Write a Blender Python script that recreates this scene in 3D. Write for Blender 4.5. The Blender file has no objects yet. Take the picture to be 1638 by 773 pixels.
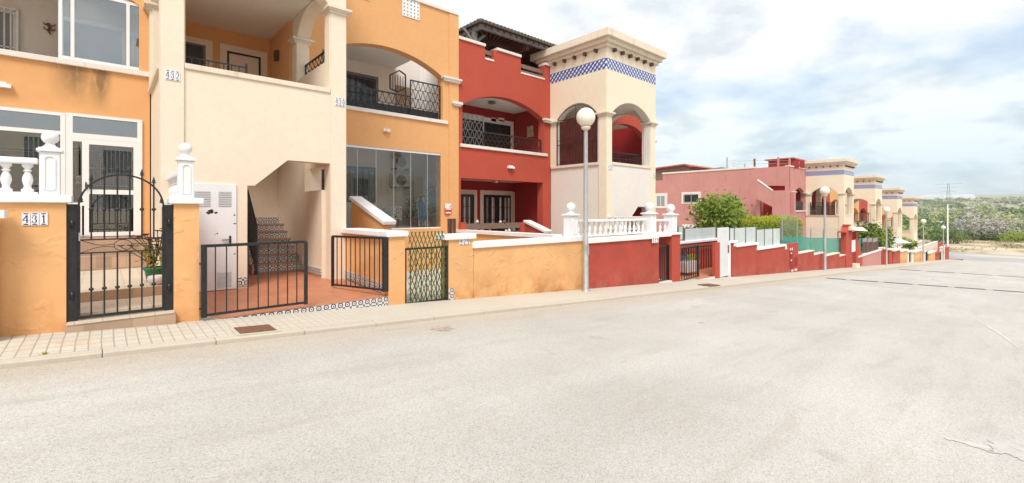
import bpy, math, random
from mathutils import Vector, Matrix
from mathutils.geometry import tessellate_polygon
random.seed(7)
R = math.radians
scene = bpy.context.scene
C = scene.collection

# ------------------------------------------------------------------ camera, light, exposure
FPX, HOR, W0, H0 = 734.0, 337.5, 1638.0, 773.0
TH = math.atan((1642 - 819) / FPX)
cc, nn = math.cos(TH), math.sin(TH)
cam = bpy.data.objects.new('camera', bpy.data.cameras.new('camera'))
C.objects.link(cam); scene.camera = cam
cam.data.sensor_width = 36; cam.data.lens = 36 * FPX / W0
cam.data.shift_y = -(H0 / 2 - HOR) / W0
cam.data.clip_start = 0.05; cam.data.clip_end = 20000
cam.location = (0, 0, 0)
cam.rotation_euler = (R(90), 0, math.atan2(nn, cc) - R(90))

SUN_EL, SUN_AZ = 52.0, 228.0      # azimuth of the sun's place, degrees counter-clockwise from +X
world = bpy.data.worlds.new('World'); scene.world = world; world.use_nodes = True
wn = world.node_tree.nodes; wl = world.node_tree.links
for x in list(wn): wn.remove(x)
def N(nodes, t, **kw):
    n = nodes.new(t)
    for k, v in kw.items(): setattr(n, k, v)
    return n
out = N(wn, 'ShaderNodeOutputWorld'); bg = N(wn, 'ShaderNodeBackground')
sky = N(wn, 'ShaderNodeTexSky', sky_type='NISHITA'); sky.sun_disc = False
sky.sun_elevation = R(SUN_EL); sky.sun_rotation = R(90 - SUN_AZ); sky.dust_density = 1.5; sky.air_density = 1.0
tc = N(wn, 'ShaderNodeTexCoord')
sep = N(wn, 'ShaderNodeSeparateXYZ'); wl.new(tc.outputs['Generated'], sep.inputs[0])
def wm(op, a, b=None, c=None, clamp=False):
    n = N(wn, 'ShaderNodeMath', operation=op); n.use_clamp = clamp
    for i, s in enumerate((a, b, c)):
        if s is None: continue
        if isinstance(s, (int, float)): n.inputs[i].default_value = s
        else: wl.new(s, n.inputs[i])
    return n.outputs[0]
zz = wm('ADD', wm('MAXIMUM', sep.outputs[2], 0.0), 0.22)
cmb = N(wn, 'ShaderNodeCombineXYZ')
wl.new(wm('DIVIDE', sep.outputs[0], zz), cmb.inputs[0]); wl.new(wm('DIVIDE', sep.outputs[1], zz), cmb.inputs[1])
cmb.inputs[2].default_value = 3.7
n1 = N(wn, 'ShaderNodeTexNoise'); n1.inputs['Scale'].default_value = 0.85; n1.inputs['Detail'].default_value = 8; n1.inputs['Roughness'].default_value = 0.55
n2 = N(wn, 'ShaderNodeTexNoise'); n2.inputs['Scale'].default_value = 1.9; n2.inputs['Detail'].default_value = 7; n2.inputs['Roughness'].default_value = 0.6
wl.new(cmb.outputs[0], n1.inputs['Vector']); wl.new(cmb.outputs[0], n2.inputs['Vector'])
# more open sky towards +X (down the street), closed cloud above the houses
open_ = wm('MULTIPLY', wm('ADD', sep.outputs[0], -0.35), 0.10)
cov = wm('ADD', wm('SUBTRACT', n1.outputs[0], open_), 0.152)
r1 = N(wn, 'ShaderNodeValToRGB'); wl.new(cov, r1.inputs[0])
r1.color_ramp.elements[0].position = 0.40; r1.color_ramp.elements[0].color = (0, 0, 0, 1)
r1.color_ramp.elements[1].position = 0.56; r1.color_ramp.elements[1].color = (1, 1, 1, 1)
r2 = N(wn, 'ShaderNodeValToRGB'); wl.new(n2.outputs[0], r2.inputs[0])
r2.color_ramp.elements[0].position = 0.38; r2.color_ramp.elements[0].color = (5.0, 5.5, 5.85, 1)
r2.color_ramp.elements[1].position = 0.52; r2.color_ramp.elements[1].color = (7.3, 7.35, 7.4, 1)
# towards the horizon the layer is seen edge-on: bluer, darker cloud undersides
hz = wm('SUBTRACT', 1.0, wm('MULTIPLY', sep.outputs[2], 3.6), clamp=True)
hx = wm('MULTIPLY', hz, wm('MULTIPLY', wm('ADD', sep.outputs[0], -0.45), 2.2, clamp=True))
mixh = N(wn, 'ShaderNodeMixRGB'); mixh.blend_type = 'MULTIPLY'; mixh.inputs[2].default_value = (0.66, 0.83, 0.90, 1)
wl.new(hx, mixh.inputs[0]); wl.new(r2.outputs[0], mixh.inputs[1])
skyb = N(wn, 'ShaderNodeMixRGB'); skyb.blend_type = 'MIX'; skyb.inputs[0].default_value = 0.45; skyb.inputs[2].default_value = (3.9, 5.6, 6.9, 1)
wl.new(sky.outputs[0], skyb.inputs[1])
mx = N(wn, 'ShaderNodeMixRGB'); wl.new(r1.outputs[0], mx.inputs[0]); wl.new(skyb.outputs[0], mx.inputs[1]); wl.new(mixh.outputs[0], mx.inputs[2])
wl.new(mx.outputs[0], bg.inputs[0]); bg.inputs[1].default_value = 0.080
wl.new(bg.outputs[0], out.inputs[0])

sd = bpy.data.lights.new('sun', 'SUN'); sd.energy = 1.65; sd.angle = R(22); sd.color = (1.0, 0.94, 0.86)
sun = bpy.data.objects.new('sun', sd); C.objects.link(sun)
sdir = Vector((math.cos(R(SUN_EL)) * math.cos(R(SUN_AZ)), math.cos(R(SUN_EL)) * math.sin(R(SUN_AZ)), math.sin(R(SUN_EL))))
sun.rotation_euler = sdir.to_track_quat('Z', 'Y').to_euler()
scene.view_settings.view_transform = 'Standard'; scene.view_settings.look = 'None'
scene.view_settings.exposure = 0.99; scene.view_settings.gamma = 1
scene.render.engine = 'CYCLES'
scene.cycles.max_bounces = 9; scene.cycles.diffuse_bounces = 7; scene.cycles.transparent_max_bounces = 12; scene.cycles.caustics_reflective = False; scene.cycles.caustics_refractive = False

# ------------------------------------------------------------------ helpers
def ray(u, v=HOR):
    s = (u - 819) / FPX
    return cc + nn * s, nn - cc * s, (HOR - v) / FPX
def px(u, Y): a, b, z = ray(u); return a / b * Y            # X of a picture column on the real plane at Y
def py(u, X): a, b, z = ray(u); return b / a * X            # Y of a picture column on the real plane at X
def pz(u, v, Y): a, b, z = ray(u, v); return z / b * Y
def pzx(u, v, X): a, b, z = ray(u, v); return z / a * X
F, S, WY, KY = 12.2, 9.56, 7.5, 6.35
def zs(X): return -1.43 - 0.061 * X                         # sidewalk level at the wall foot

class MB:
    def __init__(s): s.v = []; s.f = []; s.m = []; s.sm = []
    def add(s, vs, fs, mi=0, smooth=False):
        o = len(s.v); s.v += [tuple(p) for p in vs]
        for f in fs: s.f.append(tuple(i + o for i in f)); s.m.append(mi); s.sm.append(smooth)
        return s
    def box(s, x0, x1, y0, y1, z0, z1, mi=0):
        return s.add([(x0,y0,z0),(x1,y0,z0),(x1,y1,z0),(x0,y1,z0),(x0,y0,z1),(x1,y0,z1),(x1,y1,z1),(x0,y1,z1)],
                     [(0,3,2,1),(4,5,6,7),(0,1,5,4),(1,2,6,5),(2,3,7,6),(3,0,4,7)], mi)
    def hexa(s, p, mi=0):   # 8 points, bottom loop then top loop
        return s.add(p, [(0,3,2,1),(4,5,6,7),(0,1,5,4),(1,2,6,5),(2,3,7,6),(3,0,4,7)], mi)
    def bar(s, a, b, w=0.012, h=None, mi=0):                 # square bar between two points
        a = Vector(a); b = Vector(b); d = (b - a)
        if d.length < 1e-6: return s
        d.normalize(); h = h or w
        up = Vector((0,0,1)) if abs(d.z) < 0.95 else Vector((1,0,0))
        x = d.cross(up).normalized() * w / 2; y = x.cross(d).normalized() * h / 2
        p = [a-x-y, a+x-y, a+x+y, a-x+y, b-x-y, b+x-y, b+x+y, b-x+y]
        return s.add(p, [(0,1,2,3),(7,6,5,4),(0,4,5,1),(1,5,6,2),(2,6,7,3),(3,7,4,0)], mi)
    def tube(s, pts, r=0.01, seg=8, mi=0, closed=False, r2=None):
        pts = [Vector(p) for p in pts]; n = len(pts); vs = []; fs = []
        for i, p in enumerate(pts):
            d = (pts[min(i+1, n-1)] - pts[max(i-1, 0)]).normalized()
            up = Vector((0,0,1)) if abs(d.z) < 0.95 else Vector((1,0,0))
            x = d.cross(up).normalized(); y = x.cross(d)
            rr = r if r2 is None else r + (r2 - r) * i / (n - 1)
            for k in range(seg):
                a = 2*math.pi*k/seg; vs.append(p + (x*math.cos(a) + y*math.sin(a))*rr)
        for i in range(n-1):
            for k in range(seg):
                k2 = (k+1) % seg
                fs.append((i*seg+k, i*seg+k2, (i+1)*seg+k2, (i+1)*seg+k))
        s.add(vs, fs, mi, True)
        s.add([vs[k] for k in range(seg)], [tuple(range(seg))], mi); s.add([vs[(n-1)*seg+k] for k in range(seg)], [tuple(reversed(range(seg)))], mi)
        return s
    def lathe(s, c, prof, seg=16, mi=0):                     # prof: (r, z)
        vs = []; fs = []; n = len(prof)
        for r, z in prof:
            for k in range(seg):
                a = 2*math.pi*k/seg; vs.append((c[0]+r*math.cos(a), c[1]+r*math.sin(a), c[2]+z))
        for i in range(n-1):
            for k in range(seg):
                k2 = (k+1) % seg; fs.append((i*seg+k, i*seg+k2, (i+1)*seg+k2, (i+1)*seg+k))
        return s.add(vs, fs, mi, True)
    def ball(s, c, r, seg=20, mi=0, sz=1.0):
        m = seg//2
        return s.lathe(c, [(max(1e-4, r*math.sin(math.pi*i/m)), -r*sz*math.cos(math.pi*i/m)) for i in range(m+1)], seg, mi)
    def panel(s, loops, axis, p0, p1, mi=0):                 # loops in (a, z); axis 'y' wall faces +-Y, 'x' wall faces +-X
        def P(a, z, p): return (a, p, z) if axis == 'y' else (p, a, z)
        L = [[Vector((a, z, 0)) for a, z in lp] for lp in loops]
        flat = [q for lp in loops for q in lp]
        tris = tessellate_polygon(L)
        n = len(flat)
        s.add([P(a, z, p0) for a, z in flat] + [P(a, z, p1) for a, z in flat],
              [t for t in tris] + [(t[0]+n, t[2]+n, t[1]+n) for t in tris], mi)
        for lp in loops:
            k = len(lp)
            s.add([P(a, z, p0) for a, z in lp] + [P(a, z, p1) for a, z in lp],
                  [(i, (i+1) % k, (i+1) % k + k, i + k) for i in range(k)], mi)
        return s
    def build(s, name, mats, parent=None, bevel=0):
        me = bpy.data.meshes.new(name)
        if parent is not None: org = Vector(parent['_org'])
        else:
            xs = [p[0] for p in s.v]; ys = [p[1] for p in s.v]; zs_ = [p[2] for p in s.v]
            org = Vector(((min(xs)+max(xs))/2, (min(ys)+max(ys))/2, min(zs_)))
        me.from_pydata([tuple(Vector(p) - org) for p in s.v], [], s.f)
        if not isinstance(mats, (list, tuple)): mats = [mats]
        for m in mats: me.materials.append(m)
        me.polygons.foreach_set('material_index', s.m); me.polygons.foreach_set('use_smooth', s.sm)
        me.update()
        o = bpy.data.objects.new(name, me); C.objects.link(o)
        if parent is not None: o.parent = parent
        else: o.location = org
        o['_org'] = tuple(org)
        if bevel:
            b = o.modifiers.new('bevel', 'BEVEL'); b.width = bevel; b.segments = 2; b.limit_method = 'ANGLE'
        return o
def thing(name, label, cat, loc, group=None):
    o = bpy.data.objects.new(name, None); C.objects.link(o); o.location = loc; o['_org'] = tuple(loc)
    o.empty_display_size = 0.2
    return tag(o, label, cat, group)
def tag(o, label, cat, group=None, kind=None):
    o['label'] = label
    if cat: o['category'] = cat
    if group: o['group'] = group
    if kind: o['kind'] = kind
    return o
def struct(o): o['kind'] = 'structure'; return o
def copy_tree(root, loc, label):
    def cp(o, par):
        c = o.copy(); C.objects.link(c); c.parent = par
        for ch in [k for k in bpy.data.objects if k.parent == o and k is not c]: cp(ch, c)
        return c
    c = cp(root, None); c.location = loc; c['label'] = label
    return c

# ------------------------------------------------------------------ materials
class NT:
    def __init__(s, name):
        s.m = bpy.data.materials.new(name); s.m.use_nodes = True; s.n = s.m.node_tree.nodes; s.l = s.m.node_tree.links
        s.b = s.n['Principled BSDF']; s.out = s.n['Material Output']
        s.pos = s.n.new('ShaderNodeNewGeometry').outputs['Position']
    def M(s, op, a, b=None, c=None, clamp=False):
        n = s.n.new('ShaderNodeMath'); n.operation = op; n.use_clamp = clamp
        for i, q in enumerate((a, b, c)):
            if q is None: continue
            if isinstance(q, (int, float)): n.inputs[i].default_value = q
            else: s.l.new(q, n.inputs[i])
        return n.outputs[0]
    def noise(s, scale, detail=4, rough=0.55, vec=None, dist=0):
        n = s.n.new('ShaderNodeTexNoise'); n.inputs['Scale'].default_value = scale; n.inputs['Detail'].default_value = detail
        n.inputs['Roughness'].default_value = rough; n.inputs['Distortion'].default_value = dist
        s.l.new(vec or s.pos, n.inputs['Vector']); return n.outputs[0]
    def vor(s, scale, vec=None, feature='F1', outp='Distance'):
        n = s.n.new('ShaderNodeTexVoronoi'); n.feature = feature; n.inputs['Scale'].default_value = scale
        s.l.new(vec or s.pos, n.inputs['Vector']); return n.outputs[outp]
    def scaled(s, x, y, z):
        n = s.n.new('ShaderNodeVectorMath'); n.operation = 'MULTIPLY'; s.l.new(s.pos, n.inputs[0]); n.inputs[1].default_value = (x, y, z)
        return n.outputs[0]
    def ramp(s, fac, stops):
        n = s.n.new('ShaderNodeValToRGB'); s.l.new(fac, n.inputs[0]); e = n.color_ramp.elements
        while len(e) < len(stops): e.new(0.5)
        for i, (p, col) in enumerate(stops):
            e[i].position = p; e[i].color = (*col, 1) if len(col) == 3 else col
        return n.outputs[0]
    def mix(s, fac, a, b, mode='MIX'):
        n = s.n.new('ShaderNodeMixRGB'); n.blend_type = mode
        for i, q in enumerate((fac, a, b)):
            if isinstance(q, (int, float)): n.inputs[i].default_value = q
            elif isinstance(q, tuple): n.inputs[i].default_value = (*q[:3], 1)
            else: s.l.new(q, n.inputs[i])
        return n.outputs[0]
    def xyz(s):
        n = s.n.new('ShaderNodeSeparateXYZ'); s.l.new(s.pos, n.inputs[0]); return n.outputs
    def bump(s, h, strength=0.3, dist=0.01):
        n = s.n.new('ShaderNodeBump'); n.inputs['Strength'].default_value = strength; n.inputs['Distance'].default_value = dist
        s.l.new(h, n.inputs['Height']); s.l.new(n.outputs[0], s.b.inputs['Normal'])
    def done(s, col=None, rough=0.8, metal=0, spec=None):
        if col is not None:
            if isinstance(col, tuple): s.b.inputs['Base Color'].default_value = (*col[:3], 1)
            else: s.l.new(col, s.b.inputs['Base Color'])
        s.b.inputs['Roughness'].default_value = rough; s.b.inputs['Metallic'].default_value = metal
        if spec is not None: s.b.inputs['Specular IOR Level'].default_value = spec
        return s.m
def plaster(name, col, var=0.10, streak=0.0, streakcol=(0.25,0.22,0.2), bump=0.35, bscale=45, rough=0.9):
    t = NT(name)
    d = tuple(c * (1 - var) for c in col); l = tuple(min(1, c * (1 + var)) for c in col)
    c = t.ramp(t.noise(0.9, 7, 0.65), [(0.3, d), (0.7, l)])
    c = t.mix(0.5, c, t.ramp(t.noise(9, 5, 0.7), [(0.35, tuple(k*0.94 for k in col)), (0.65, tuple(min(1,k*1.05) for k in col))]))
    if streak:
        st = t.noise(1.0, 6, 0.7, t.scaled(3.5, 3.5, 0.45))
        f = t.ramp(st, [(0.56, (0,0,0)), (0.74, (streak, streak, streak))])
        c = t.mix(f, c, streakcol)
    t.bump(t.noise(bscale, 4, 0.7), bump, 0.006)
    return t.done(c, rough)
def simple(name, col, rough=0.6, metal=0, var=0.06, scale=8, bump=0, spec=None):
    t = NT(name)
    c = t.ramp(t.noise(scale, 5, 0.6), [(0.3, tuple(k*(1-var) for k in col)), (0.7, tuple(min(1,k*(1+var)) for k in col))])
    if bump: t.bump(t.noise(60, 3), bump, 0.004)
    return t.done(c, rough, metal, spec)

ORANGE = (0.72, 0.385, 0.165)
M = {}
M['orange'] = plaster('orange_plaster', ORANGE, 0.07)
# orange facade of the first house: dark mould streaks run down below the sill
t = NT('orange_plaster_mould'); X_, Y_, Z_ = t.xyz()
c = t.ramp(t.noise(0.9, 7, 0.65), [(0.3, tuple(k*.93 for k in ORANGE)), (0.7, tuple(k*1.07 for k in ORANGE))])
def blob(t, a, a0, w): return t.M('SUBTRACT', 1.0, t.M('MULTIPLY', t.M('ABSOLUTE', t.M('SUBTRACT', a, a0)), 1.0/w), clamp=True)
k1 = t.M('ADD', t.M('MULTIPLY', blob(t, X_, -0.40, 0.40), 1.1), t.M('MULTIPLY', blob(t, X_, -0.02, 0.18), 1.4))
zf = t.M('MULTIPLY', t.M('SUBTRACT', Z_, 1.95), 1.5, clamp=True)
under = t.M('LESS_THAN', Z_, 2.86)
nz = t.ramp(t.noise(3.0, 7, 0.7, t.scaled(2.5, 2.5, 0.8)), [(0.30, (0.35,.35,.35)), (0.50, (1,1,1))])
k = t.M('MULTIPLY', t.M('MULTIPLY', t.M('MULTIPLY', k1, zf), under), nz, clamp=True)
k = t.M('MULTIPLY', k, 0.78)
c = t.mix(k, c, (0.16, 0.10, 0.05)); t.bump(t.noise(45, 4, 0.7), 0.35, 0.006); M['orange_mould'] = t.done(c, 0.9)
# hand-trowelled street wall: swirl marks
def stucco(name, col, var=0.1, stain=0.35, staincol=(0.5,0.16,0.03), marks=0.6):
    t = NT(name)
    c = t.ramp(t.noise(1.3, 7, 0.65), [(0.3, tuple(k*(1-var) for k in col)), (0.7, tuple(min(1,k*(1+var)) for k in col))])
    X_, Y_, Z_ = t.xyz()
    low = t.M('SUBTRACT', 1.0, t.M('MULTIPLY', t.M('ADD', Z_, t.M('ADD', t.M('MULTIPLY', X_, 0.061), 1.45)), 1.6), clamp=True)
    sf = t.M('MULTIPLY', t.M('MULTIPLY', low, t.ramp(t.noise(2.2, 6, 0.7), [(0.42, (0,0,0)), (0.62, (1,1,1))])), stain)
    c = t.mix(sf, c, staincol)
    w = t.n.new('ShaderNodeTexWave'); w.wave_type = 'RINGS'; w.inputs['Scale'].default_value = 1.6; w.inputs['Distortion'].default_value = 9; w.inputs['Detail'].default_value = 3; w.inputs['Detail Scale'].default_value = 1.6
    t.l.new(t.pos, w.inputs['Vector'])
    ridge = t.ramp(w.outputs['Fac'], [(0.86, (0,0,0)), (1.0, (1,1,1))])
    mask = t.ramp(t.noise(3.0, 2), [(0.50, (0,0,0)), (0.60, (1,1,1))])
    h = t.M('ADD', t.M('MULTIPLY', t.M('MULTIPLY', ridge, mask), 1.2), t.M('MULTIPLY', t.noise(30, 4), 0.35))
    t.bump(h, marks, 0.012)
    return t.done(c, 0.88)
M['orange_stucco'] = stucco('orange_trowelled_stucco', (0.78, 0.43, 0.19), marks=0.45)
M['red_wall'] = stucco('red_street_plaster', (0.40, 0.062, 0.040), 0.16, 0.40, (0.44,0.20,0.14), 0.25)
M['orange_worn'] = stucco('worn_orange_stucco', (0.72, 0.405, 0.18), 0.15, 0.75, (0.42, 0.12, 0.02), 0.5)
M['red'] = plaster('red_plaster', (0.44, 0.070, 0.042), 0.12, 0.20, (0.48,0.12,0.085))
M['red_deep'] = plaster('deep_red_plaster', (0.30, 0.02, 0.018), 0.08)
M['pink'] = plaster('faded_pink_plaster', (0.54, 0.25, 0.225), 0.16, 0.5, (0.36,0.10,0.085))
M['cream'] = plaster('cream_plaster', (0.79, 0.685, 0.55), 0.05)
M['cream_y'] = plaster('yellow_cream_plaster', (0.80, 0.70, 0.545), 0.05, 0.10, (0.5,0.4,0.3))
M['pale'] = plaster('pale_grey_cream_plaster', (0.74, 0.70, 0.645), 0.05, 0.12, (0.5,0.46,0.4))
M['cream_w'] = plaster('weathered_cream_stone', (0.74, 0.65, 0.53), 0.08, 0.45, (0.25,0.2,0.16))
M['white'] = plaster('white_painted_concrete', (0.79, 0.79, 0.80), 0.05, 0.35, (0.55,0.54,0.52), 0.3)
M['ledge'] = plaster('white_stone_ledge', (0.74, 0.70, 0.65), 0.06, 0.35, (0.4,0.36,0.3), 0.2)
M['ceil'] = plaster('balcony_ceiling', (0.76, 0.73, 0.68), 0.04)
M['inner'] = plaster('balcony_inner_wall', (0.74, 0.66, 0.56), 0.04)
M['upvc'] = simple('white_window_frame', (0.80, 0.81, 0.82), 0.35, 0, 0.02)
M['door'] = simple('white_metal_door', (0.76, 0.77, 0.79), 0.4, 0, 0.04, 3)
M['black'] = simple('black_wrought_iron', (0.028, 0.028, 0.03), 0.42, 0.3, 0.3, 20)
M['brown_iron'] = simple('brown_iron', (0.05, 0.025, 0.022), 0.5, 0.2, 0.3, 20)
M['greyiron'] = simple('grey_iron', (0.16, 0.155, 0.15), 0.5, 0.2, 0.2, 20)
M['galv'] = simple('galvanised_post', (0.42, 0.43, 0.43), 0.45, 0.4, 0.12, 6)
M['globe'] = simple('opal_globe', (0.85, 0.80, 0.70), 0.25, 0, 0.02)
M['wood'] = simple('weathered_wood', (0.19, 0.175, 0.16), 0.8, 0, 0.3, 12, 0.3)
M['darkwood'] = simple('dark_stained_wood', (0.10, 0.045, 0.03), 0.7, 0, 0.3, 10)
M['brownwood'] = simple('brown_slat_wood', (0.20, 0.13, 0.10), 0.7, 0, 0.2, 10)
M['rooftile'] = simple('old_grey_roof_tile', (0.13, 0.115, 0.10), 0.9, 0, 0.5, 14, 0.6)
M['redtile'] = simple('red_roof_tile', (0.42, 0.13, 0.075), 0.85, 0, 0.3, 6, 0.5)
M['green'] = simple('green_plastic_trellis', (0.03, 0.14, 0.06), 0.6, 0, 0.3, 15)
M['greenpot'] = simple('green_glazed_pot', (0.01, 0.16, 0.05), 0.15, 0, 0.1)
M['whitepot'] = simple('white_glazed_pot', (0.62, 0.60, 0.60), 0.3)
M['paleblue'] = simple('pale_blue_panel', (0.52, 0.60, 0.62), 0.35, 0, 0.05, 2)
M['rust'] = simple('rusty_iron', (0.20, 0.09, 0.055), 0.8, 0.2, 0.3, 30, 0.4)
M['blue'] = simple('cobalt_glaze', (0.012, 0.03, 0.16), 0.2)
M['plate'] = simple('number_tile_glaze', (0.80, 0.80, 0.83), 0.2, 0, 0.02)
M['shutter'] = simple('maroon_shutter', (0.11, 0.025, 0.022), 0.6, 0, 0.3, 4)
M['curtain'] = simple('grey_blind', (0.30, 0.30, 0.30), 0.8)
M['cable'] = simple('grey_plastic', (0.35, 0.34, 0.33), 0.6)
M['ac'] = simple('white_ac_housing', (0.66, 0.66, 0.65), 0.5)
M['cloth'] = simple('blue_beach_cloth', (0.03, 0.16, 0.32), 0.9, 0, 0.4, 20)
M['signred'] = simple('red_sign', (0.55, 0.04, 0.04), 0.4)
M['darkglass'] = NT('dark_window_glass').done((0.03, 0.035, 0.04), 0.06, 0, 0.6)
M['blueglass'] = NT('blue_shaded_glass').done((0.12, 0.20, 0.25), 0.06, 0, 0.6)
def glass(name, tint, refl):
    t = NT(name); t.n.remove(t.b)
    tr = t.n.new('ShaderNodeBsdfTransparent'); tr.inputs[0].default_value = (*tint, 1)
    gl = t.n.new('ShaderNodeBsdfGlossy'); gl.inputs['Roughness'].default_value = 0.015; gl.inputs[0].default_value = (.9,.93,.95,1)
    fr = t.n.new('ShaderNodeFresnel'); fr.inputs[0].default_value = 1.5
    f = t.M('ADD', t.M('MULTIPLY', fr.outputs[0], 0.75), refl, clamp=True)
    mx = t.n.new('ShaderNodeMixShader'); t.l.new(f, mx.inputs[0]); t.l.new(tr.outputs[0], mx.inputs[1]); t.l.new(gl.outputs[0], mx.inputs[2])
    t.l.new(mx.outputs[0], t.out.inputs[0]); return t.m
M['glass'] = glass('clear_pane', (0.95, 0.97, 0.96), 0.02)
M['glass_grey'] = glass('grey_reflecting_pane', (0.70, 0.74, 0.74), 0.20)
M['screen'] = glass('balcony_glass_screen', (0.72, 0.76, 0.76), 0.05)
t = NT('frosted_glass_panel'); c = t.ramp(t.noise(1.2, 3), [(0.3, (0.50,0.56,0.56)), (0.7, (0.62,0.68,0.67))]); M['frost'] = t.done(c, 0.25)
def netmat(name, col, op):
    t = NT(name); t.done(col, 0.9)
    tr = t.n.new('ShaderNodeBsdfTransparent'); mx = t.n.new('ShaderNodeMixShader'); mx.inputs[0].default_value = op
    t.l.new(tr.outputs[0], mx.inputs[1]); t.l.new(t.b.outputs[0], mx.inputs[2]); t.l.new(mx.outputs[0], t.out.inputs[0]); return t.m
M['net'] = netmat('green_shade_net', (0.05, 0.30, 0.24), 0.86)
M['wire'] = netmat('fine_wire_mesh', (0.35, 0.36, 0.36), 0.22)
# patterned wall tile, 11 cm, white with a dark blue rosette
def azulejo(name, size=0.115, dark=(0.05,0.05,0.09), light=(0.72,0.70,0.68), warm=(0.35,0.2,0.12)):
    t = NT(name); X_, Y_, Z_ = t.xyz()
    a = t.M('ADD', X_, Y_)
    fu = t.M('SUBTRACT', t.M('FRACT', t.M('MULTIPLY', a, 1/size)), 0.5); fv = t.M('SUBTRACT', t.M('FRACT', t.M('MULTIPLY', Z_, 1/size)), 0.5)
    au, av = t.M('ABSOLUTE', fu), t.M('ABSOLUTE', fv)
    r = t.M('SQRT', t.M('ADD', t.M('MULTIPLY', fu, fu), t.M('MULTIPLY', fv, fv)))
    ring = t.M('LESS_THAN', t.M('ABSOLUTE', t.M('SUBTRACT', r, 0.30)), 0.075)
    dot = t.M('LESS_THAN', r, 0.11)
    corner = t.M('GREATER_THAN', t.M('ADD', au, av), 0.80)
    ax = t.M('LESS_THAN', t.M('ABSOLUTE', t.M('SUBTRACT', au, av)), 0.05)
    ax = t.M('MULTIPLY', ax, t.M('GREATER_THAN', r, 0.36))
    k = t.M('MAXIMUM', t.M('MAXIMUM', ring, dot), t.M('MAXIMUM', corner, ax))
    g = t.M('GREATER_THAN', t.M('MAXIMUM', au, av), 0.485)
    c = t.mix(k, light, dark)
    c = t.mix(t.M('MULTIPLY', dot, t.M('GREATER_THAN', r, 0.05)), c, warm)
    c = t.mix(g, c, (0.4,0.38,0.35))
    return t.done(c, 0.25)
M['azulejo'] = azulejo('patterned_wall_tile')
# blue and white band on the towers: diagonal checks
t = NT('blue_check_band'); X_, Y_, Z_ = t.xyz()
a = t.M('MULTIPLY', t.M('ADD', X_, Y_), 1/0.185); z = t.M('MULTIPLY', Z_, 1/0.185)
s1 = t.M('FRACT', t.M('ADD', a, z)); s2 = t.M('FRACT', t.M('SUBTRACT', a, z))
k = t.M('MAXIMUM', t.M('LESS_THAN', s1, 0.50), t.M('MULTIPLY', t.M('LESS_THAN', s2, 0.38), 0.75))
M['band'] = t.done(t.mix(k, (0.74,0.74,0.78), (0.03,0.07,0.30)), 0.25)
# square floor tiles
def floortile(name, col, size, grout=(0.35,0.3,0.26), var=0.12, rough=0.5, vertical=False):
    t = NT(name); X_, Y_, Z_ = t.xyz(); cmb = t.n.new('ShaderNodeCombineXYZ')
    if vertical: t.l.new(t.M('ADD', X_, Y_), cmb.inputs[0]); t.l.new(Z_, cmb.inputs[1])
    else: t.l.new(X_, cmb.inputs[0]); t.l.new(Y_, cmb.inputs[1])
    b = t.n.new('ShaderNodeTexBrick'); b.offset = 0; b.squash = 1; t.l.new(cmb.outputs[0], b.inputs['Vector'])
    b.inputs['Scale'].default_value = 1; b.inputs['Brick Width'].default_value = size; b.inputs['Row Height'].default_value = size
    b.inputs['Mortar Size'].default_value = 0.006; b.inputs['Color1'].default_value = (*[k*(1-var) for k in col], 1); b.inputs['Color2'].default_value = (*[min(1,k*(1+var)) for k in col], 1)
    b.inputs['Mortar'].default_value = (*grout, 1); b.inputs['Bias'].default_value = 0
    c = t.mix(0.35, b.outputs['Color'], t.ramp(t.noise(6, 5), [(0.3, tuple(k*.8 for k in col)), (0.7, tuple(min(1,k*1.2) for k in col))]))
    return t.done(c, rough)
M['terracotta'] = floortile('terracotta_floor_tile', (0.52, 0.21, 0.115), 0.31, (0.34,0.17,0.1), 0.08, 0.45)
M['paletile'] = floortile('pale_floor_tile', (0.60, 0.52, 0.42), 0.25, (0.38,0.32,0.26), 0.07, 0.55)
M['tanstep'] = floortile('tan_step_tile', (0.42, 0.29, 0.20), 0.22, (0.32,0.25,0.2), 0.3, 0.6, True)
M['terrace'] = floortile('terrace_floor_tile', (0.42, 0.24, 0.16), 0.31, (0.3,0.2,0.15))
# sidewalk pavers 10 x 20 cm
t = NT('sidewalk_paving'); X_, Y_, Z_ = t.xyz(); cmb = t.n.new('ShaderNodeCombineXYZ')
t.l.new(t.M('ADD', Y_, t.M('MULTIPLY', t.noise(2.5, 2), 0.02)), cmb.inputs[0]); t.l.new(t.M('ADD', X_, t.M('MULTIPLY', t.noise(2.1, 2), 0.02)), cmb.inputs[1])
b = t.n.new('ShaderNodeTexBrick'); b.offset = 0; t.l.new(cmb.outputs[0], b.inputs['Vector'])
b.inputs['Scale'].default_value = 1; b.inputs['Brick Width'].default_value = 0.2; b.inputs['Row Height'].default_value = 0.105; b.inputs['Mortar Size'].default_value = 0.008
b.inputs['Color1'].default_value = (0.56,0.51,0.425,1); b.inputs['Color2'].default_value = (0.64,0.595,0.505,1); b.inputs['Mortar'].default_value = (0.27,0.215,0.155,1); b.inputs['Mortar Smooth'].default_value = 0.3
big = t.ramp(t.noise(0.7, 6, 0.65), [(0.3, (0.50,0.455,0.375)), (0.7, (0.58,0.54,0.46))])
fade = t.M('ADD', 0.2, t.M('MULTIPLY', t.M('SUBTRACT', X_, 0.6), 0.22), clamp=True); fade = t.M('MINIMUM', t.M('MAXIMUM', fade, 0.05), 0.85)
c = t.mix(fade, b.outputs['Color'], big)
st = t.M('MULTIPLY', t.ramp(t.noise(1.7, 6, 0.7), [(0.50, (0,0,0)), (0.66, (1,1,1))]), t.M('SUBTRACT', 1.0, t.M('ABSOLUTE', t.M('MULTIPLY', t.M('ADD', X_, 0.35), 2.2)), clamp=True))
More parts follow.
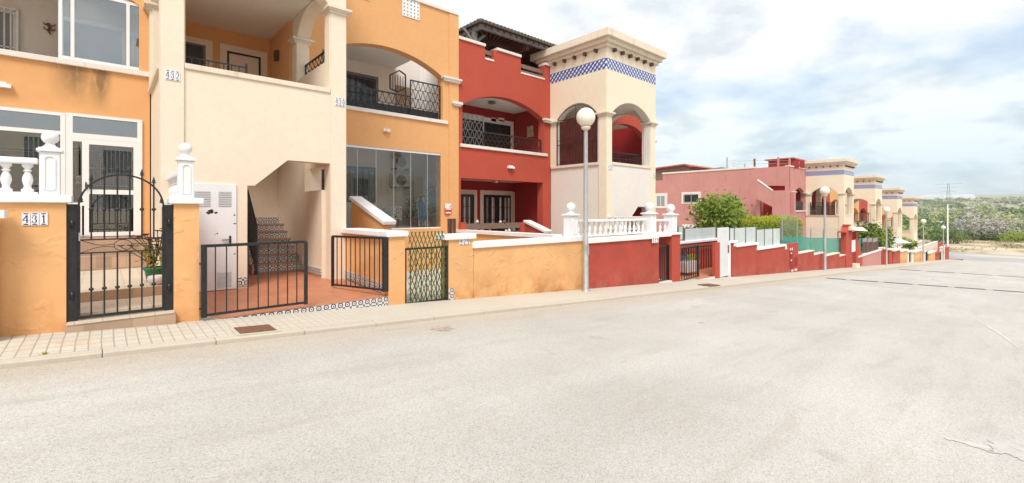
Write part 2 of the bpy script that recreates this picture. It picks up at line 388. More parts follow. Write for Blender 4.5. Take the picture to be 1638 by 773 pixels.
c = t.mix(t.M('MULTIPLY', st, 0.7), c, (0.55, 0.26, 0.09))
c = t.mix(0.35, c, t.ramp(t.noise(45, 4), [(0.3, (0.42,0.38,0.31)), (0.7, (0.60,0.56,0.49))]))
t.bump(t.M('ADD', b.outputs['Fac'], t.M('MULTIPLY', t.noise(40, 3), -0.6)), -0.35, 0.008); M['paving'] = t.done(c, 0.85)
M['kerb'] = plaster('kerb_concrete', (0.52, 0.47, 0.39), 0.10, 0, bump=0.5)
# road: old bleached asphalt with exposed aggregate
t = NT('bleached_asphalt'); X_, Y_, Z_ = t.xyz()
c = t.ramp(t.noise(0.35, 8, 0.62), [(0.28, (0.46,0.44,0.41)), (0.5, (0.52,0.50,0.47)), (0.72, (0.57,0.55,0.52))])
gutter = t.M('MULTIPLY', t.M('SUBTRACT', Y_, 5.35), 1.1, clamp=True)
c = t.mix(t.M('MULTIPLY', gutter, 0.75), c, (0.50, 0.425, 0.335))
stones = t.vor(120, outp='Color'); sv = t.n.new('ShaderNodeSeparateXYZ'); t.l.new(stones, sv.inputs[0])
g = t.ramp(sv.outputs[0], [(0.0, (0.62,0.60,0.58)), (0.2, (0.90,0.89,0.88)), (0.6, (1.0,1.0,1.0)), (1.0, (1.16,1.16,1.15))])
lane = t.ramp(t.noise(0.9, 5, 0.6, t.scaled(0.12, 1.0, 1)), [(0.40, (0.94,0.935,0.93)), (0.58, (1.03,1.03,1.03))])
c = t.mix(0.8, c, lane, 'MULTIPLY')
c = t.mix(t.ramp(t.noise(1.6, 3, 0.5), [(0.70, (0,0,0)), (0.74, (0.30,0.30,0.30))]), c, (0.33,0.31,0.28))
c = t.mix(0.85, c, g, 'MULTIPLY')
c = t.mix(t.ramp(t.noise(300, 2), [(0.64, (0,0,0)), (0.72, (0.5,0.5,0.5))]), c, (0.15,0.13,0.12))
c = t.mix(t.M('MULTIPLY', t.ramp(t.noise(2.2, 6, 0.7, t.scaled(0.35, 1.6, 1)), [(0.52, (0,0,0)), (0.70, (1,1,1))]), 0.35), c, (0.36, 0.31, 0.25))
t.bump(t.M('ADD', t.vor(120), t.M('MULTIPLY', t.noise(220, 2), 0.5)), 0.55, 0.006); M['road'] = t.done(c, 0.85)
t = NT('broken_asphalt'); nn_ = t.noise(11, 9, 0.8, t.scaled(1, 1, 1), 1.2)
M['patch'] = t.done(t.ramp(nn_, [(0.32, (0.25,0.25,0.25)), (0.40, (0.40,0.395,0.38)), (0.50, (0.50,0.485,0.455)), (0.72, (0.57,0.555,0.53))]), 0.9)
t = NT('rust_stained_asphalt'); M['ruststain'] = t.done(t.ramp(t.noise(16, 7, 0.75), [(0.34, (0.26,0.17,0.12)), (0.48, (0.38,0.30,0.24)), (0.60, (0.50,0.47,0.43))]), 0.9)
M['scar'] = simple('pale_crack_filler', (0.55, 0.535, 0.505), 0.8, 0, 0.15, 12)
M['crack'] = simple('dark_crack', (0.16, 0.14, 0.12), 0.95)
M['greyroad'] = simple('grey_road', (0.38, 0.375, 0.37), 0.85, 0, 0.12, 0.3)
M['rubber'] = simple('black_rubber', (0.12, 0.12, 0.12), 0.8); M['yellow'] = simple('faded_yellow_rubber', (0.42, 0.37, 0.20), 0.8)
t = NT('dry_ground'); X_, Y_, Z_ = t.xyz()
n_ = t.noise(0.06, 8, 0.6, t.scaled(1, 2.0, 1)); 
c = t.ramp(n_, [(0.36, (0.16,0.15,0.07)), (0.48, (0.33,0.27,0.15)), (0.56, (0.52,0.43,0.31)), (0.7, (0.58,0.49,0.37))])
near = t.M('SUBTRACT', 1.0, t.M('MULTIPLY', t.M('SUBTRACT', X_, 190.0), 0.01), clamp=True)
far = t.ramp(t.noise(0.02, 8, 0.7), [(0.35, (0.22,0.24,0.13)), (0.55, (0.34,0.33,0.22)), (0.7, (0.50,0.44,0.32))])
M['ground'] = t.done(t.mix(near, far, c), 0.95)
def leafmat(name, a, b, tr=0.25, scale=2.0):
    t = NT(name); c = t.ramp(t.noise(scale, 4, 0.7), [(0.3, a), (0.7, b)]); t.done(c, 0.6)
    tl = t.n.new('ShaderNodeBsdfTranslucent'); t.l.new(c, tl.inputs[0]); mx = t.n.new('ShaderNodeMixShader'); mx.inputs[0].default_value = tr
    t.l.new(t.b.outputs[0], mx.inputs[1]); t.l.new(tl.outputs[0], mx.inputs[2]); t.l.new(mx.outputs[0], t.out.inputs[0]); return t.m
M['leaf'] = leafmat('fresh_leaf', (0.26,0.37,0.05), (0.42,0.53,0.10), .5); M['leaf_d'] = leafmat('dark_leaf', (0.035,0.07,0.018), (0.07,0.12,0.03))
M['leaf_m'] = leafmat('mid_leaf', (0.09,0.15,0.03), (0.16,0.24,0.05), .35); M['leaf_y'] = leafmat('yellow_leaf', (0.38,0.42,0.03), (0.52,0.54,0.06), .4); M['leaf_o'] = leafmat('orange_leaf', (0.35,0.12,0.03), (0.42,0.2,0.05))
M['scrub_a'] = leafmat('olive_scrub', (0.17,0.23,0.07), (0.27,0.34,0.10), 0.1, 0.2); M['scrub_b'] = leafmat('dark_scrub', (0.06,0.12,0.03), (0.12,0.19,0.05), 0.1, 0.2)
M['scrub_c'] = leafmat('grey_scrub', (0.33,0.31,0.275), (0.47,0.445,0.40), 0.1, 0.2); M['scrub_d'] = leafmat('light_scrub', (0.34,0.38,0.12), (0.44,0.47,0.17), 0.1, 0.2)
M['purple'] = leafmat('purple_rosette', (0.10,0.02,0.035), (0.20,0.05,0.07))
M['bark'] = simple('bark', (0.12, 0.09, 0.065), 0.9, 0, 0.4, 10, 0.5)
M['straw'] = simple('dry_grass', (0.40, 0.34, 0.20), 0.95, 0, 0.3, 1)

# ------------------------------------------------------------------ ground, road, sidewalk
def road_z(X, Y):
    if X < 96: z = -0.061 * X
    else: z = -0.061 * 96 - 0.012 * (X - 96)
    return z - 1.515
def terr_z(X, Y):
    if X < 118: return road_z(X, Y) - 0.16
    d = X
    base = road_z(118, 0) - 0.05
    if d < 260: z = base - 0.004 * (d - 118)
    elif d < 1200: q = (d - 260) / 940; z = base - 0.57 + 12.5 * q * q + 3.0 * q
    else: q = (d - 1200) / 3000; z = base - 0.57 + 15.5 + 92 * min(1.2, q) ** 1.05
    return z + (1.2 * math.sin(d * 0.018 + Y * 0.011) + 0.9 * math.sin(Y * 0.035 - d * 0.007)) * min(1, max(0, (d - 180) / 200))
xs = [-300,-60,-20,0,20,40,60,80,96,104,117.9,125,135,150,165,180,200,225,260,300,350,400,470,550,650,760,900,1050,1200,1450,1800,2200,2700,3200,3800,4500,6000]
ysn = [-3000,-1500,-800,-400,-250,-160,-100,-60,-30,-14,0,6,12,20,30,45,70,100,150,220,300,400,600,900,1500,3000]
mb = MB(); vs = [(x, y, terr_z(x, y)) for x in xs for y in ysn]; ny = len(ysn)
mb.add(vs, [(i*ny+j, (i+1)*ny+j, (i+1)*ny+j+1, i*ny+j+1) for i in range(len(xs)-1) for j in range(ny-1)], 0, True)
struct(mb.build('ground', M['ground']))
mb = MB(); rx = [-60,-20,0,20,40,60,80,96,100]
mb.add([(x, y, road_z(x, y)) for x in rx for y in (-7.4, KY)], [(i*2, i*2+2, i*2+3, i*2+1) for i in range(len(rx)-1)])
struct(mb.build('road', M['road']))
mb = MB(); mb.add([(x, y, road_z(x, y) + 0.006) for x in (97.5, 117) for y in (-200, 150)], [(0,2,3,1)])
struct(mb.build('cross_road', M['greyroad']))
mb = MB(); mb.add([(x, y, road_z(x, y) + 0.012) for x, y in ((108,-3),(112.5,-12),(114,-3),(113,6),(109,9),(107,3))], [tuple(range(6))])
struct(mb.build('pale_road_patch', M['kerb']))
# sidewalk: sloped strip with a real kerb step; three pieces only so nothing overlaps
def slab(mb, x0, x1, y0, y1, zf0, zf1, th=0.3, mi=0):   # zf0(X) height at y0, zf1(X) at y1
    n = max(1, int((x1 - x0) / 10))
    for i in range(n):
        a = x0 + (x1-x0)*i/n; b = x0 + (x1-x0)*(i+1)/n
        mb.hexa([(a,y0,zf0(a)-th),(b,y0,zf0(b)-th),(b,y1,zf1(b)-th),(a,y1,zf1(a)-th),(a,y0,zf0(a)),(b,y0,zf0(b)),(b,y1,zf1(b)),(a,y1,zf1(a))], mi)
SX1 = 94.0
mb = MB(); slab(mb, -60, SX1, KY + 0.16, WY + 0.3, lambda X: zs(X) - 0.027, zs); struct(mb.build('sidewalk', M['paving']))
mb = MB()
x = -20.0
while x < SX1:
    L = 1.0 if x < 40 else 6.0
    dz = random.uniform(-0.004, 0.004); dy = random.uniform(-0.004, 0.004)
    zk = lambda X, d=dz: zs(X) - 0.024 + d
    slab(mb, x, min(SX1, x + L - 0.004), KY + dy, KY + 0.155, lambda X: zk(X) - 0.008, zk)
    x += L
struct(mb.build('kerb', M['kerb'], bevel=0.012))
mb = MB(); slab(mb, -60, 96, -9.2, -7.4, lambda X: zs(X)+.01, lambda X: zs(X)); struct(mb.build('opposite_sidewalk', M['paving']))
# yards between street wall and houses, stepping down with the modules
mb = MB()
for a, b, z in ((-60, 0.95, -1.65), (0.95, 4.1, -1.9), (4.1, 8.6, -1.75), (8.6, 12.85, -1.9), (12.85, 18, -2.55), (18, 30, -2.9), (30, 43, -3.6), (43, 55, -4.3), (55, 66, -5), (66, 77, -5.7), (77, 94, -6.5)):
    mb.box(a, b, WY + 0.31, 40, z - 1, z)
struct(mb.build('yard_ground', M['kerb']))
# paint-thin marks on the road (real flat patches, each a few mm up)
def flat(name, pts, m, dz=0.004, nm=None):
    mb = MB(); mb.add([(x, y, road_z(x, y) + dz) for x, y in pts], [tuple(range(len(pts)))]); return struct(mb.build(name, m))
def rp(u, v):    # road point of a picture position
    a, b, z = ray(u, v); t = -1.515 / (z + 0.061 * a); return a * t, b * t
def ragged(pts, n=6, amp=0.03):
    o = []
    for i in range(len(pts)):
        a = Vector(pts[i]); b = Vector(pts[(i+1) % len(pts)]); d = b - a; nrm = Vector((-d.y, d.x)).normalized() if d.length else Vector((0,0))
        for k in range(n): o.append(tuple(a + d * k / n + nrm * random.uniform(-amp, amp)))
    return o
flat('asphalt_patch', ragged([rp(u, v) for u, v in ((1578,712),(1592,704),(1640,700),(1700,715),(1720,760),(1640,738),(1610,728),(1590,724))], 7, 0.03), M['patch'])
flat('asphalt_patch', ragged([rp(u, v) for u, v in ((1510,702),(1530,703),(1582,716),(1592,726),(1548,712))], 5, 0.015), M['scar'])
flat('asphalt_patch', ragged([rp(u, v) for u, v in ((1562,513.5),(1566,514),(1600,532.5),(1631,556),(1629,557.5),(1598,534.5))], 6, 0.014), M['scar'])
flat('rust_stain', ragged([rp(u, v) for u, v in ((688,526),(700,523),(718,523),(727,526),(712,530),(698,529))], 5, 0.06), M['ruststain'])
flat('rust_stain', ragged([rp(u, v) for u, v in ((1117,516.4),(1124,515.6),(1130,516.8),(1124,517.8))], 4, 0.02), M['ruststain'])
def crackline(pts, w):
    mb = MB(); P = []
    for i in range(len(pts)-1):
        a = Vector(rp(*pts[i])); b = Vector(rp(*pts[i+1])); n = max(2, int((b-a).length / 0.15))
        for k in range(n): P.append(a + (b-a)*k/n + Vector((random.uniform(-.02,.02), random.uniform(-.02,.02))))
    for i in range(len(P)-1):
        d = (P[i+1]-P[i]).normalized(); q = Vector((-d.y, d.x)) * w * random.uniform(0.4, 1)
        mb.add([(p.x, p.y, road_z(p.x, p.y)+0.005) for p in (P[i]-q, P[i+1]-q, P[i+1]+q, P[i]+q)], [(0,1,2,3)])
    return struct(mb.build('road_crack', M['crack']))
crackline([(1465,444),(1490,447),(1506,451)], 0.03)
# rubber speed humps across the road
def hump(pts, label, n):
    a = Vector(rp(*pts[0])); b = Vector(rp(*pts[1])); 
    d = (b - a).normalized(); q = Vector((-d.y, d.x)) * 0.10; L = (b - a).length
    ro = thing('speed_hump', label, 'speed hump', (a.x, a.y, road_z(a.x, a.y)), 'rubber speed humps across the road')
    for i in range(n):
        p = a + d * L * i / n; r = a + d * L * (i + (0.92)) / n
        m = MB()
        lo = [(*(w), road_z(w.x, w.y) + 0.002) for w in (p - q, r - q, r + q, p + q)]
        hi = [(*(w), road_z(w.x, w.y) + 0.028) for w in (p - q*.5, r - q*.5, r + q*.5, p + q*.5)]
        m.hexa(lo + hi); m.build('hump_segment', M['yellow' if i % 5 == 3 else 'rubber'], ro)
hump(((1322,445.5),(1720,474)), 'black and yellow rubber speed hump nearer the camera', 34)
hump(((1440,431.5),(1700,448)), 'thin dark speed hump farther down the road, above the nearer one', 22)
# inspection covers
def sidept(u, v):
    a, b, z = ray(u, v); t = (-1.442) / (z + 0.061 * a); return a * t, b * t
c0 = [sidept(*p) for p in ((376,524),(426,520),(441,529),(388,536))]
cx = sum(p[0] for p in c0)/4; cy = sum(p[1] for p in c0)/4
ro = thing('inspection_cover', 'rusty square iron inspection cover set in the pale paving before the low black gate', 'cover', (cx, cy, zs(cx)))
def sq(mb, cx, cy, w, d, dz, h=0.01):
    zf = lambda x: zs(x) - 0.015 + dz
    mb.hexa([(cx-w,cy-d,zf(cx-w)-h),(cx+w,cy-d,zf(cx+w)-h),(cx+w,cy+d,zf(cx+w)-h),(cx-w,cy+d,zf(cx-w)-h),(cx-w,cy-d,zf(cx-w)),(cx+w,cy-d,zf(cx+w)),(cx+w,cy+d,zf(cx+w)),(cx-w,cy+d,zf(cx-w))])
mb = MB(); sq(mb, cx, cy, 0.25, 0.235, 0.006, 0.02); mb.build('frame', M['kerb'], ro)
mb = MB(); sq(mb, cx, cy, 0.205, 0.19, 0.014); mb.build('lid', M['rust'], ro)
cx2, cy2 = sidept(1134, 456)
ro = thing('inspection_cover', 'small dark cover in the sidewalk in front of the open red gateway', 'cover', (cx2, cy2, zs(cx2)))
mb = MB(); sq(mb, cx2, cy2, 0.35, 0.2, 0.014, 0.02); mb.build('lid', M['rust'], ro)
# weeds in the kerb joint
def weed(x, y, z, n, h, label):
    mb = MB()
    for i in range(n):
        a = random.uniform(0, 6.28); l = random.uniform(.4, 1) * h; w = 0.012
        p = Vector((x + random.gauss(0, h*.35), y + random.gauss(0, h*.2), z)); q = p + Vector((math.cos(a)*l*.6, math.sin(a)*l*.6, l)); s_ = Vector((-math.sin(a), math.cos(a), 0)) * w
        mid = (p + q)/2 + Vector((0,0,l*.15))
        mb.add([p, mid - s_, q, mid + s_], [(0,1,2,3)])
    tag(mb.build('weed', M['leaf']), label, 'weed')
wx, wy = rp(70, 578); weed(wx, wy + .06, road_z(wx, 0) + .03, 26, 0.055, 'small green weed growing from the kerb joint at far left')
wx, wy = rp(372, 549); weed(wx, wy + .05, road_z(wx, 0) + .02, 8, 0.03, 'tiny weed in the kerb edge below the rusty cover')

# ------------------------------------------------------------------ building pieces
def arc(xa, xb, zb, zsp, zap, n=18):
    """opening outline: flat bottom zb, springing zsp, crown zap"""
    w = (xb - xa) / 2; h = max(0.02, zap - zsp); r = (w*w + h*h) / (2*h); cx = (xa + xb)/2; cz = zap - r
    a0 = math.asin(min(1, w / r)); 
    pts = [(xa, zb), (xb, zb)]
    for i in range(n + 1):
        a = a0 - 2*a0*i/n; pts.append((cx + r*math.sin(a), cz + r*math.cos(a)))
    return pts
def rect(a, b, z0, z1): return [(a, z0), (b, z0), (b, z1), (a, z1)]
def zigzag(mb, x0, x1, z0, z1, y, rows, step, w=0.014, axis='y'):
    P = (lambda a, z: (a, y, z)) if axis == 'y' else (lambda a, z: (y, a, z))
    mb.bar(P(x0, z1), P(x1, z1), 0.035); mb.bar(P(x0, z0), P(x1, z0), 0.025)
    mb.bar(P(x0, z0), P(x0, z1), 0.03); mb.bar(P(x1, z0), P(x1, z1), 0.03)
    for r in range(rows):
        a = z0 + (z1 - z0)*r/rows; b = z0 + (z1 - z0)*(r+1)/rows
        if r: mb.bar(P(x0, a), P(x1, a), 0.014)
        n = max(1, round((x1 - x0)/step))
        for i in range(n):
            p = x0 + (x1-x0)*i/n; q = x0 + (x1-x0)*(i+1)/n
            mb.bar(P(p, a), P((p+q)/2, b), w); mb.bar(P((p+q)/2, b), P(q, a), w)
def bars(mb, x0, x1, z0, z1, y, n, w=0.014, axis='y', hor=(), frame=True):
    P = (lambda a, z: (a, y, z)) if axis == 'y' else (lambda a, z: (y, a, z))
    if frame:
        for z in (z0, z1): mb.bar(P(x0, z), P(x1, z), w*1.6)
        for x in (x0, x1): mb.bar(P(x, z0), P(x, z1), w*1.6)
    for i in range(1, n): x = x0 + (x1-x0)*i/n; mb.bar(P(x, z0), P(x, z1), w)
    for h in hor: z = z0 + (z1-z0)*h; mb.bar(P(x0, z), P(x1, z), w)
def window(parent, x0, x1, z0, z1, y, sur=0.16, surm='cream', fr='upvc', gl='darkglass', grille=None, mull=1, name='window', axis='y', blind=0):
    """window on a wall whose face is at y, looking to -axis"""
    def B(mb, a, b, p, q, c, d): return mb.box(a, b, p, q, c, d) if axis == 'y' else mb.box(p, q, a, b, c, d)
    w = 0.05; mb = MB()
    if sur:
        B(mb, x0-sur, x0, y-.03, y+.01, z0-sur*.6, z1+sur); B(mb, x1, x1+sur, y-.03, y+.01, z0-sur*.6, z1+sur)
        B(mb, x0, x1, y-.03, y+.01, z1, z1+sur); B(mb, x0, x1, y-.03, y+.01, z0-sur*.6, z0)
        root = mb.build(name, M[surm], parent)
        fm = MB()
    else: fm = MB(); root = None
    for a, b in ((x0, x0+w), (x1-w, x1)): B(fm, a, b, y-.022, y+.008, z0, z1)
    B(fm, x0+w, x1-w, y-.022, y+.008, z1-w, z1); B(fm, x0+w, x1-w, y-.022, y+.008, z0, z0+w)
    for i in range(1, mull): x = x0 + (x1-x0)*i/mull; B(fm, x-w/2, x+w/2, y-.02, y+.008, z0+w, z1-w)
    if root is None: root = fm.build(name, M[fr], parent)
    else: fm.build('window_frame', M[fr], root)
    g = MB(); B(g, x0+w, x1-w, y-.008, y+.004, z0+w, z1-w); g.build('pane', M[gl], root)
    if grille:
        gm = MB(); bars(gm, x0+.02, x1-.02, z0+.02, z1-.02, y-.06, grille, 0.016, axis, (0.33, 0.66)); gm.build('grille', M['black'], root)
    return root
def capital(mb, x0, x1, y0, y1, z, o=0.07):
    for k, (e, h0, h1) in enumerate(((o*.45, -.13, -.085), (o*.85, -.085, -.05), (o*1.35, -.05, 0.0))):
        mb.box(x0-e, x1+e, y0-e, y1+e, z+h0, z+h1)

# ---------- digits drawn with a broad pen (thick verticals, hairline diagonals)
def stroke(mb, pts, P, thick=0.15, thin=0.035):
    for i in range(len(pts)-1):
        (a, b), (c, d) = pts[i], pts[i+1]; L = math.hypot(c-a, d-b) or 1
        k = abs(d-b)/L; w = (thin + (thick-thin)*k**2)/2
        nx, nz = -(d-b)/L*w, (c-a)/L*w; ex, ez = (c-a)/L*.015, (d-b)/L*.015
        mb.add([P(a-ex+nx, b-ez+nz), P(a-ex-nx, b-ez-nz), P(c+ex-nx, d+ez-nz), P(c+ex+nx, d+ez+nz)], [(0,1,2,3)])
def ell(cx, cz, rx, rz, a0, a1, n=14): return [(cx+rx*math.cos(R(a0+(a1-a0)*i/n)), cz+rz*math.sin(R(a0+(a1-a0)*i/n))) for i in range(n+1)]
DIG = {'4': [[(0.62,.12),(0.62,.88)], [(0.58,.86),(0.16,.36),(0.82,.36)]],
       '3': [ell(.42,.70,.22,.17,150,-80), ell(.42,.31,.25,.20,80,-150), [(.19,.68),(.24,.62)], [(.19,.26),(.25,.32)]],
       '1': [[(0.52,.12),(0.52,.88)], [(0.36,.72),(0.50,.86)], [(0.36,.125),(.68,.125)]],
       '2': [ell(.48,.66,.22,.21,160,-40), [(.64,.52),(.24,.16)], [(.24,.15),(.76,.15)], [(.26,.17),(.74,.17)]],
       '0': [ell(.5,.5,.22,.37,0,360,22)], '9': [ell(.5,.64,.2,.22,0,360,18), [(.7,.62),(.68,.36)], ell(.46,.36,.22,.22,0,-130,8)],
       '8': [ell(.5,.69,.17,.18,0,360,16), ell(.5,.31,.22,.2,0,360,16)], '7': [[(.22,.86),(.78,.86)], [(.22,.84),(.78,.84)], [(.76,.84),(.44,.12)]],
       '6': [ell(.5,.34,.2,.22,0,360,18), [(.3,.36),(.33,.6)], ell(.53,.62,.2,.23,180,60,8)], '5': []}
def number_tiles(txt, x0, x1, z0, z1, y, label, parent=None, arch_border=True):
    n = len(txt); w = (x1 - x0)/n
    ro = thing('number_tiles', label, 'house number', ((x0+x1)/2, y, z0))
    for i, ch in enumerate(txt):
        a = x0 + w*i
        mb = MB(); mb.box(a+.002, a+w-.002, y-.012, y, z0, z1); tile = mb.build('tile', M['plate'], ro, bevel=0.002)
        g = MB(); P = lambda u, v, a=a: (a + w*u, y-.0135, z0 + (z1-z0)*(0.12+0.76*v))
        for s_ in DIG[ch]: stroke(g, s_, P)
        # small scroll border above and below the digit
        for zc, sg in ((.93, -1), (.07, 1)):
            for s_ in ([(.22,zc),(.78,zc)],):
                stroke(g, s_, lambda u, v, a=a: (a + w*u, y-.0135, z0 + (z1-z0)*v), .05, .05)
            stroke(g, [(.3,zc+sg*.03),(.5,zc+sg*.055),(.7,zc+sg*.03)], lambda u, v, a=a: (a + w*u, y-.0135, z0 + (z1-z0)*v), .04, .03)
        g.build('digit', M['blue'], tile)
    return ro

# ---------- tower with the shared outside stair
def tower(x0, zo, label, lower='pale', detail=2, nums=None, grille=False, top=True):
    x1 = x0 + 3.12; yb = F; g0 = -1.6 - 0.061*x0 - 1.5
    c = 'cream' if lower == 'cream' else 'cream_y'
    ro = thing('stair_tower', label, 'tower', (x0, S, zs(x0)), 'arched stair towers in the row of houses')
    L = 1.69 + zo; SP = 3.40 + zo; AP = 3.90 + zo; T = 5.62 + zo; FL = L - 0.50
    y0 = S + .035
    # front panel: loggia arch and stair doorway
    door = [(x0+1.28, g0), (x0+2.795, g0), (x0+2.795, L-1.54), (x0+1.98, L-1.53), (x0+1.40, L-2.05), (x0+1.28, L-2.05)]
    outer = [(x0+.04, g0), (x0+1.28, g0)] + [(x0+1.28, L-2.05), (x0+1.40, L-2.05), (x0+1.98, L-1.53), (x0+2.795, L-1.54)] + [(x0+2.795, g0), (x1-.04, g0), (x1-.04, T), (x0+.04, T)]
    mb = MB(); mb.panel([outer, arc(x0+.34, x1-.34, L, SP, AP)], 'y', y0, S + .30)
    # side panels (arched) and the piece that ties to the house
    so = [(S+.30, g0), (yb-.001, g0), (yb-.001, T), (S+.30, T)]
    mb.panel([so, arc(S+.40, yb-.36, L, SP, AP)], 'x', x0+.04, x0+.30)
    mb.panel([so, arc(S+.40, yb-.36, L + (.65 if lower == 'cream' else 0), SP, AP), rect(S+.42, 10.95, L-2.08, L-1.56)], 'x', x1-.30, x1-.04)
    mb.build('wall', M[lower if lower != 'cream' else 'cream'], ro)
    # corner piers standing proud, yellow cream; upper frieze
    mb = MB()
    for q in ((x0, x0+.318, S, S+.32, g0), (x1-.318, x1, S, S+.32, g0), (x0, x0+.312, yb-.33, yb-.012, L), (x1-.312, x1, yb-.33, yb-.012, L)):
        mb = MB(); mb.box(*q, SP-.13); mb.build('pier', M[c], ro)
    mb = MB()   # frieze skin with the arch cut out
    mb.panel([[(x0, SP)] + [p for p in reversed(arc(x0+.325, x1-.325, L, SP, AP+.01)[2:])] + [(x1, SP), (x1, T), (x0, T)]], 'y', S, y0-.001)
    for p in ((x0, x0+.038), (x1-.038, x1)):
        mb.panel([[(S+.0351, SP)] + [q for q in reversed(arc(S+.39, yb-.37, L, SP, AP+.01)[2:])] + [(yb-.002, SP), (yb-.002, T), (S+.0351, T)]], 'x', *p)
    mb.build('frieze', M[c], ro)
    for q in ((x0, x0+.318, S, S+.32), (x1-.318, x1, S, S+.32), (x0, x0+.312, yb-.33, yb-.10), (x1-.312, x1, yb-.33, yb-.10)):
        mb = MB(); capital(mb, *q, SP); mb.build('capital', M['cream_w'], ro)
    for q in ((x0+.325, x1-.325, S+.005, S+.33), (x0-.02, x0+.31, S+.335, yb-.04), (x1-.31, x1+.02, S+.335, yb-.04)):
        mb = MB(); mb.box(*q, L-.085, L+.012); mb.build('ledge', M['cream_w'], ro, bevel=.01)
    # blue band, 3 mm proud
    mb = MB(); mb.box(x0-.003, x1+.003, S-.004, S+.01, 4.88+zo, 5.25+zo); mb.box(x0-.004, x0+.01, S+.011, yb-.005, 4.88+zo, 5.25+zo); mb.box(x1-.01, x1+.004, S+.011, yb-.005, 4.88+zo, 5.25+zo)
    mb.build('tile_band', M['band'], ro)
    # cornice
    mb = MB()
    mb.box(x0-.09, x1+.09, S-.09, yb+.5, T, T+.12); mb.box(x0-.19, x1+.19, S-.19, yb+.6, T+.12, T+.26); mb.box(x0-.31, x1+.31, S-.31, yb+.8, T+.26, T+.52)
    mb.build('cornice', M['cream_w'], ro, bevel=.012)
    for i in range(6):
        x = x0 + .38 + (3.12-.76)*i/5; mb = MB(); mb.box(x-.04, x+.04, S-.14, S-.002, T-.11, T-.001); mb.build('corbel', M['darkwood'], ro)
    for i in range(5):
        y = S + .40 + (yb-S-.7)*i/4
        mb = MB(); mb.box(x0-.14, x0-.002, y-.04, y+.04, T-.11, T-.001); mb.build('corbel', M['darkwood'], ro)
    # loggia inside
    by = 14.0; inner = 'orange' if lower == 'cream' else 'red'
    mb = MB(); mb.box(x0+.31, x1-.31, 12.3 if detail > 1 else S+.31, by, FL-.2, FL); mb.build('loggia_floor', M['paletile'], ro)
    mb = MB(); mb.box(x0+.31, x1-.31, S+.31, by, AP+.02, AP+.2); mb.build('ceiling', M['ceil'], ro)
    mb = MB(); mb.box(x0+.06, x1-.06, by, by+.2, g0, T); mb.box(x0+.06, x0+.36, yb+.02, by-.001, L-1.4, T); mb.box(x1-.36, x1-.06, yb+.02, by-.001, L-1.4, T); mb.build('rear_wall', M[inner], ro)
    if detail > 1:
        window(ro, x0+.55, x0+1.25, L-.1, AP-.50, by, 0.15, 'cream', 'greyiron', 'darkglass', None, 1)
        d = window(ro, x0+1.72, x0+2.52, FL+.05, AP-.52, by, 0.16, 'cream', 'black', 'inner', None, 1, 'door')
        r_ = MB(); bars(r_, x0+.36, x0+1.35, L+.01, L+.24, S+.45, 8, .014); r_.bar((x0+1.35, S+.45, L), (x0+1.35, S+.45, L+.32), .035); r_.build('stair_railing', M['black'], ro)
        r_ = MB(); zigzag(r_, S+.42, yb-.36, L+(.68 if lower == 'cream' else .04), L+(1.06 if lower == 'cream' else .5), x1-.10, 2, .2, .012, 'x'); r_.build('side_railing', M['black'], ro)
        lm = MB(); lm.box(x1-.45, x1-.361, yb+.9, yb+1.1, AP-.75, AP-.5); lm.build('wall_lamp', M['darkwood'], ro)
    if grille:
        gm = MB(); xg = x0-.02
        pts = arc(S+.42, yb-.38, L+.03, SP, AP-.06, 18)[2:]
        gm.tube([(xg, a, z) for a, z in pts], .014, 6)
        a0, a1 = S+.42, yb-.38
        for z in (L+.05, L+.78, L+.94, SP-.02): gm.bar((xg, a0, z), (xg, a1, z), .022)
        gm.bar((xg, a0, L+.02), (xg, a0, SP), .03); gm.bar((xg, a1, L+.02), (xg, a1, SP), .03)
        gm.bar((xg, (a0+a1)/2, SP), (xg, (a0+a1)/2, AP-.06), .014)
        for i in range(1, 12):
            y = a0 + (a1-a0)*i/12; gm.bar((xg, y, L+.05), (xg, y, L+.78), .016); gm.bar((xg, y, L+.94), (xg, y, SP), .016); gm.ball((xg, y, L+.4), .022, 8); gm.ball((xg, y, L+1.3), .022, 8)
        gm.tube([(xg, (a0+a1)/2+.08*math.cos(R(k*20)), L+.86+.08*math.sin(R(k*20))) for k in range(19)], .008, 6)
        gm.build('arch_grille', M['brown_iron'], ro)
        cu = MB(); cu.box(x0+.10, x0+.13, S+.44, yb-.40, L+.02, SP-.03); cu.build('shutter', M['shutter'], ro)
    # the stair behind the doorway
    fz = L - 3.86
    if detail > 1:
        mb = MB(); st = MB(); sx0, sx1 = x0+1.70, x1-.37; n = 6; yy = 11.15
        for i in range(n):
            z0, z1 = fz + .17*i, fz + .17*(i+1)
            wdt = .02*i
            st.box(sx0, sx1+(.15 if i == 0 else 0), yy+.28*i, yy+.28*i+.012, z0, z1-.03)
            mb.box(sx0-.01, sx1+(.15 if i == 0 else 0), yy+.28*i-.015, yy+.28*(i+1) + (1.3 if i == n-1 else 0), z1-.03, z1)
            mb.box(sx0, sx1, yy+.28*i+.013, yy+.28*(i+1)+.1, z0-.6, z1-.031)
        mb.build('stair_tread', M['terrace'], ro); st.build('stair_riser', M['azulejo'], ro)
        mb = MB(); mb.box(x0+.31, x1-.31, 13.1, 13.3, g0, L-.75); mb.box(x1-.40, x1-.302, S+.305, 10.95, g0, L-2.08); mb.box(x1-.40, x1-.302, 10.951, 13.09, g0, L-1.3)
        mb.box(x0+1.30, x0+1.62, 11.5, 13.09, g0, L-2.3)
        mb.build('stairwell_wall', M['cream'], ro)
